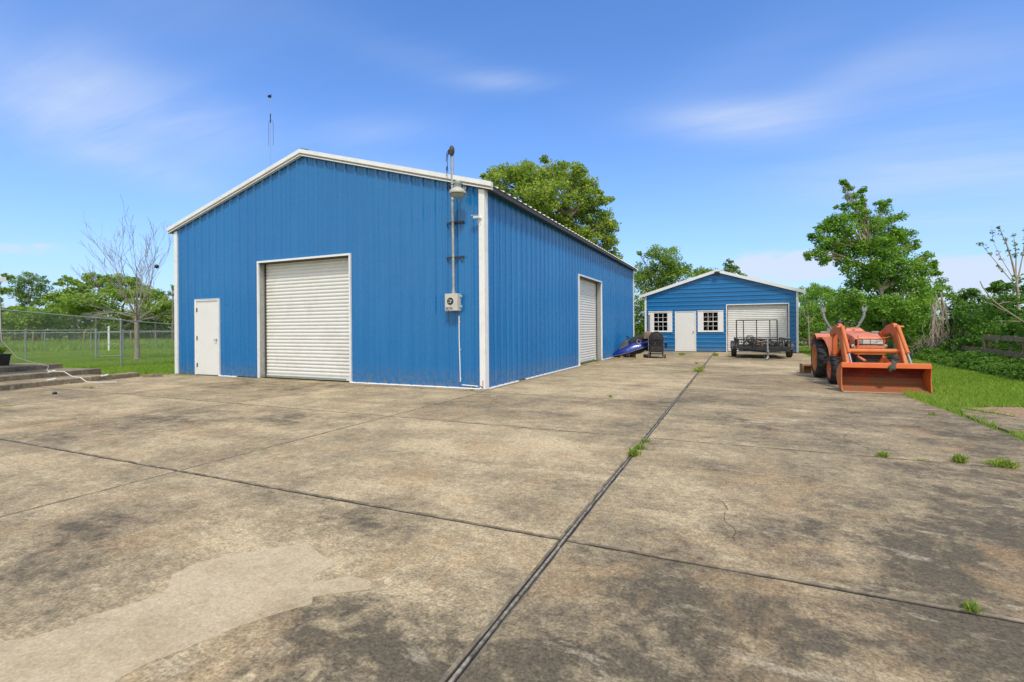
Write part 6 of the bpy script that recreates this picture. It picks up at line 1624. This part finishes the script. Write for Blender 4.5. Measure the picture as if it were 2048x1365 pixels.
# dry twiggy litter on the wood edge, right
mb = MB(); random.seed(44)
for k in range(230):
    t_ = random.random(); x = 8.4 + 3.2 * t_ + random.uniform(-.5, .6); y = 23.2 - 9.0 * t_ + random.uniform(-.6, .6); z = random.uniform(.0, .55)
    a = random.uniform(0, 6.28); L = random.uniform(.25, .8); mb.tube(branch((x, y, z), (x + L * math.cos(a), y + L * math.sin(a), z + random.uniform(-.05, .75) * L + .05), 0, 3, .3), [.011, .009, .007, .004], 4, cap=False)
tag(mb.build('dry_twigs', M['barkpale'], smooth=60), 'litter of dry pale twigs along the edge of the right wood', 'twigs', kind='stuff')


# grass
def grass(name, label, regions, seed, mat='grass', h=(.03, .075), w=.010):
    g_ = np.random.default_rng(seed); P_ = []
    for poly, dens in regions:
        pa = np.array(poly); lo, hi = pa.min(0), pa.max(0); n = int((hi - lo).prod() * dens)
        q = lo + g_.random((n, 2)) * (hi - lo); ins = np.zeros(n, bool); j = len(pa) - 1
        for i in range(len(pa)):
            xi, yi = pa[i]; xj, yj = pa[j]
            c_ = ((yi > q[:, 1]) != (yj > q[:, 1])) & (q[:, 0] < (xj - xi) * (q[:, 1] - yi) / (yj - yi + 1e-12) + xi); ins ^= c_; j = i
        P_.append(q[ins])
    q = np.concatenate(P_); n = len(q)
    z = np.array([mound(x, y) for x, y in q]) - .022
    patch = .5 + .5 * np.sin(q[:, 0] * 1.3 + 2 * np.sin(q[:, 1] * .8)) * np.cos(q[:, 1] * 1.1 + np.sin(q[:, 0]))
    hh = g_.uniform(h[0], h[1], n) * (.7 + .6 * patch) + .01
    a = g_.random(n) * 6.283; wv = np.stack([np.cos(a), np.sin(a), np.zeros(n)], 1) * (w * g_.uniform(.6, 1.4, n))[:, None]
    ln = g_.normal(size=(n, 2)) * .45; tip = np.stack([ln[:, 0] * hh, ln[:, 1] * hh, hh], 1)
    base = np.stack([q[:, 0], q[:, 1], z], 1)
    V = np.stack([base - wv, base + wv, base + tip], 1)
    tn = np.clip(g_.normal(.5, .18, n) + (patch - .5) * .35, 0, 1)
    return tag(quads_mesh(name, V, M[mat], None, tn, nv=3), label, 'grass', kind='stuff')


grass('lawn_grass', 'short mown green grass on the lawn left of the big barn', [([(-10.0, -.75), (-9.93, 2.5), (-13, 5), (-16, 7), (-26, 7), (-24, -2), (-14, -3.8), (-12.3, -1.5), (-11.0, -.9)], 620), ([(-16, 7), (-13, 5), (-10.1, 2.5), (-10.1, 9), (-20, 14), (-34, 14), (-34, 2), (-26, 2), (-26, 7)], 150)], 51, w=.013)
grass('lawn_grass', 'short mown green grass on the lawn right of the driveway', [([(7.44, 1.2), (7.44, 9), (7.4, 17.2), (8.8, 17.2), (10.7, 12), (10.9, 5), (11.5, -2), (10.3, -1.5), (9.3, .95), (8.2, 1.0), (7.7, .8)], 1100), ([(7.4, 17.2), (7.4, 24), (9.5, 22), (9.6, 16)], 300)], 52, w=.010)
grass('edge_grass', 'taller ragged grass tufts along the right edge of the driveway', [([(7.36, .2), (7.30, 3.0), (7.38, 6), (7.40, 12), (7.52, 12), (7.56, 6), (7.62, 3), (7.62, .6)], 1500), ([(7.38, -.5), (7.40, .3), (7.62, .55), (7.95, .25), (8.05, -.05), (7.55, .1)], 900), ([(7.40, -1.1), (7.46, -.2), (7.52, -.2), (7.48, -1.1)], 900), ([(7.40, -1.9), (7.5, -1.25), (8.0, -1.2), (7.7, -1.9)], 500)], 53, h=(.04, .11), w=.007)
grass('edge_grass', 'grass growing over the driveway edge beside the barn left corner', [([(-10.2, -.5), (-10.1, -.15), (-9.2, -.04), (-8.9, -.12), (-9.5, -.3), (-10.0, -.5)], 700), ([(-10.9, -1.4), (-10.3, -.75), (-9.95, -.45), (-9.9, -.75), (-10.2, -.95)], 1100)], 54, h=(.03, .09), w=.007)
grass('field_grass', 'longer paler grass and weeds in the far left field', [([(-37, 5), (-31, 14), (-28, 20), (-46, 44), (-70, 30), (-62, 8)], 34)], 55, h=(.15, .42), w=.045)

# weeds in the joints
def weed(x, y, r, h, n, label, flat=False, yellow=False, z=0):
    V = []; T_ = []; h *= .66; r *= .8
    for k in range(int(n * 1.8)):
        a = random.uniform(0, 6.28); e_ = random.uniform(.1, .7) if flat else random.uniform(.5, 1.45); L = h * random.uniform(.5, 1.1)
        bx, by_ = random.gauss(0, r * .45), random.gauss(0, r * .45)
        if flat: by_ *= .35
        d = Vector((math.cos(a) * math.cos(e_), math.sin(a) * math.cos(e_), math.sin(e_))); s_ = d.cross(Vector((.01, 0, 1))).normalized() * L * random.uniform(.05, .09)
        p0 = Vector((bx, by_, -.004)); p1 = p0 + d * L * .55; p2 = p0 + d * L + Vector((0, 0, -L * .12))
        V.append([tuple(p0), tuple(p1 + s_), tuple(p2), tuple(p1 - s_)]); T_.append(min(1, max(0, random.gauss(.75 if yellow else .4, .2))))
    o = quads_mesh('weed', np.array(V), M['weed'], None, T_); o.location = (x, y, z)
    return tag(o, label, 'weed', 'weeds growing in the driveway joints')


random.seed(12)
weed(3.72, -4.05, .07, .16, 60, 'largest green weed on the long central joint in the foreground')
weed(3.735, -3.75, .06, .11, 60, 'green weed just behind the largest weed on the central joint')
weed(3.73, -3.42, .06, .09, 50, 'small weed at the crossing of the central joint and the near cross joint')
weed(3.70, 5.6, .13, .22, 90, 'bushy yellow green weed on the central joint before the trailer', yellow=True)
weed(3.70, 6.5, .10, .20, 60, 'second bushy yellow green weed on the central joint just beyond the first', yellow=True)
weed(3.35, 5.42, .16, .10, 60, 'flat patch of yellowish weed left of the bushy weeds on the central joint', True, True)
weed(3.86, 13.7, .13, .25, 80, 'tall pale weed on the central joint in front of the shed siding', yellow=True)
weed(2.5, 13.9, .16, .25, 90, 'wide pale weed in front of the shed white door', yellow=True)
weed(3.3, 14.2, .2, .08, 50, 'thin flat weed strip between the shed door weed and the central joint', True, True)
weed(3.45, 8.6, .06, .15, 30, 'tiny yellow weed standing alone left of the central joint far back', yellow=True)
weed(5.89, -3.17, .05, .11, 46, 'small upright green weed, leftmost on the right hand cross joint')
weed(6.18, -3.17, .10, .05, 60, 'flat creeping weed between the two upright weeds on the right cross joint', True, True)
weed(6.45, -3.16, .05, .15, 60, 'upright spiky green weed before the big clump on the right cross joint')
weed(6.75, -3.16, .12, .13, 150, 'big leafy weed clump at the right end of the cross joint')
weed(7.05, -3.17, .16, .07, 90, 'low straggly weed at the right picture edge on the cross joint', True)
weed(5.55, -6.09, .035, .085, 44, 'bright green weed on the nearest cross joint at lower right')
weed(-.16, -.26, .09, .07, 46, 'small weed at the foot of the barn near corner')
weed(2.6, -.2, .035, .10, 22, 'tiny weed on the driveway facing the barn side wall')
weed(7.08, -.3, .05, .10, 26, 'sparse weed near the grass edge beyond the tractor bucket')
weed(-2.95, -5.95, .09, .05, 60, 'flat weed where two joints meet at the left picture edge', True)
weed(-6.4, -4.85, .14, .06, 70, 'flat green weed patch in front of the steps at left edge', True)
weed(-8.4, -2.85, .16, .07, 90, 'dry yellow weed strip beside the lowest step', True, True)
weed(-8.05, -2.9, .06, .09, 40, 'small green weed at the end of the dry strip by the steps')
weed(-3.0, -3.2, .12, .05, 60, 'low weed on the cross joint in front of the roller door', True)
weed(-4.6, -3.22, .12, .05, 50, 'low weed on the cross joint in front of the white walk door', True)
weed(2.2, -3.2, .06, .04, 20, 'very small weed on the cross joint before the barn corner', True)
weed(.10, 6.9, .14, .10, 110, 'green weeds along the foot of the side roller door', True)
weed(.12, 8.4, .14, .10, 110, 'green weeds at the far end of the side roller door', True)
weed(.15, 9.8, .18, .08, 90, 'green weeds at the wall foot between the side door and jet ski', True)

# slim radio antenna beyond the barn
an = thing('radio_antenna', 'very thin radio mast with hanging whips rising behind the barn roof', 'antenna', (-15.92, 8.18, 0))
off = Vector((-15.92, 8.18, 0)); b = MB(); b.tube([(0, 0, 0), (0, 0, 5.5)], .03, 8); b.tube([(0, 0, 5.5), (0, 0, 9.0), (0, 0, 12.55)], [.009, .009, .008], 6); b.build('mast', M['galvdull'], an, smooth=60)
b = MB()
for dx in (-.09, .13): b.tube([(0, 0, 11.45), (dx * .8, dx * .3, 11.38), (dx, dx * .35, 11.25), (dx, dx * .35, 10.2)], .008, 5)
b.tube([(0, 0, 11.3), (0, 0, 11.75)], .022, 6); b.build('whips', M['black'], an, smooth=60)
b = MB(); b.lathe((-.03, 0, 12.6), (1, .2, 0), [(-.10, .02), (-.08, .06), (.04, .07), (.06, .03), (.065, .001)], 10); b.tube([(-.14, 0, 12.66), (-.02, 0, 12.55), (.08, 0, 12.68)], .012, 5); b.build('head', M['black'], an, smooth=60)
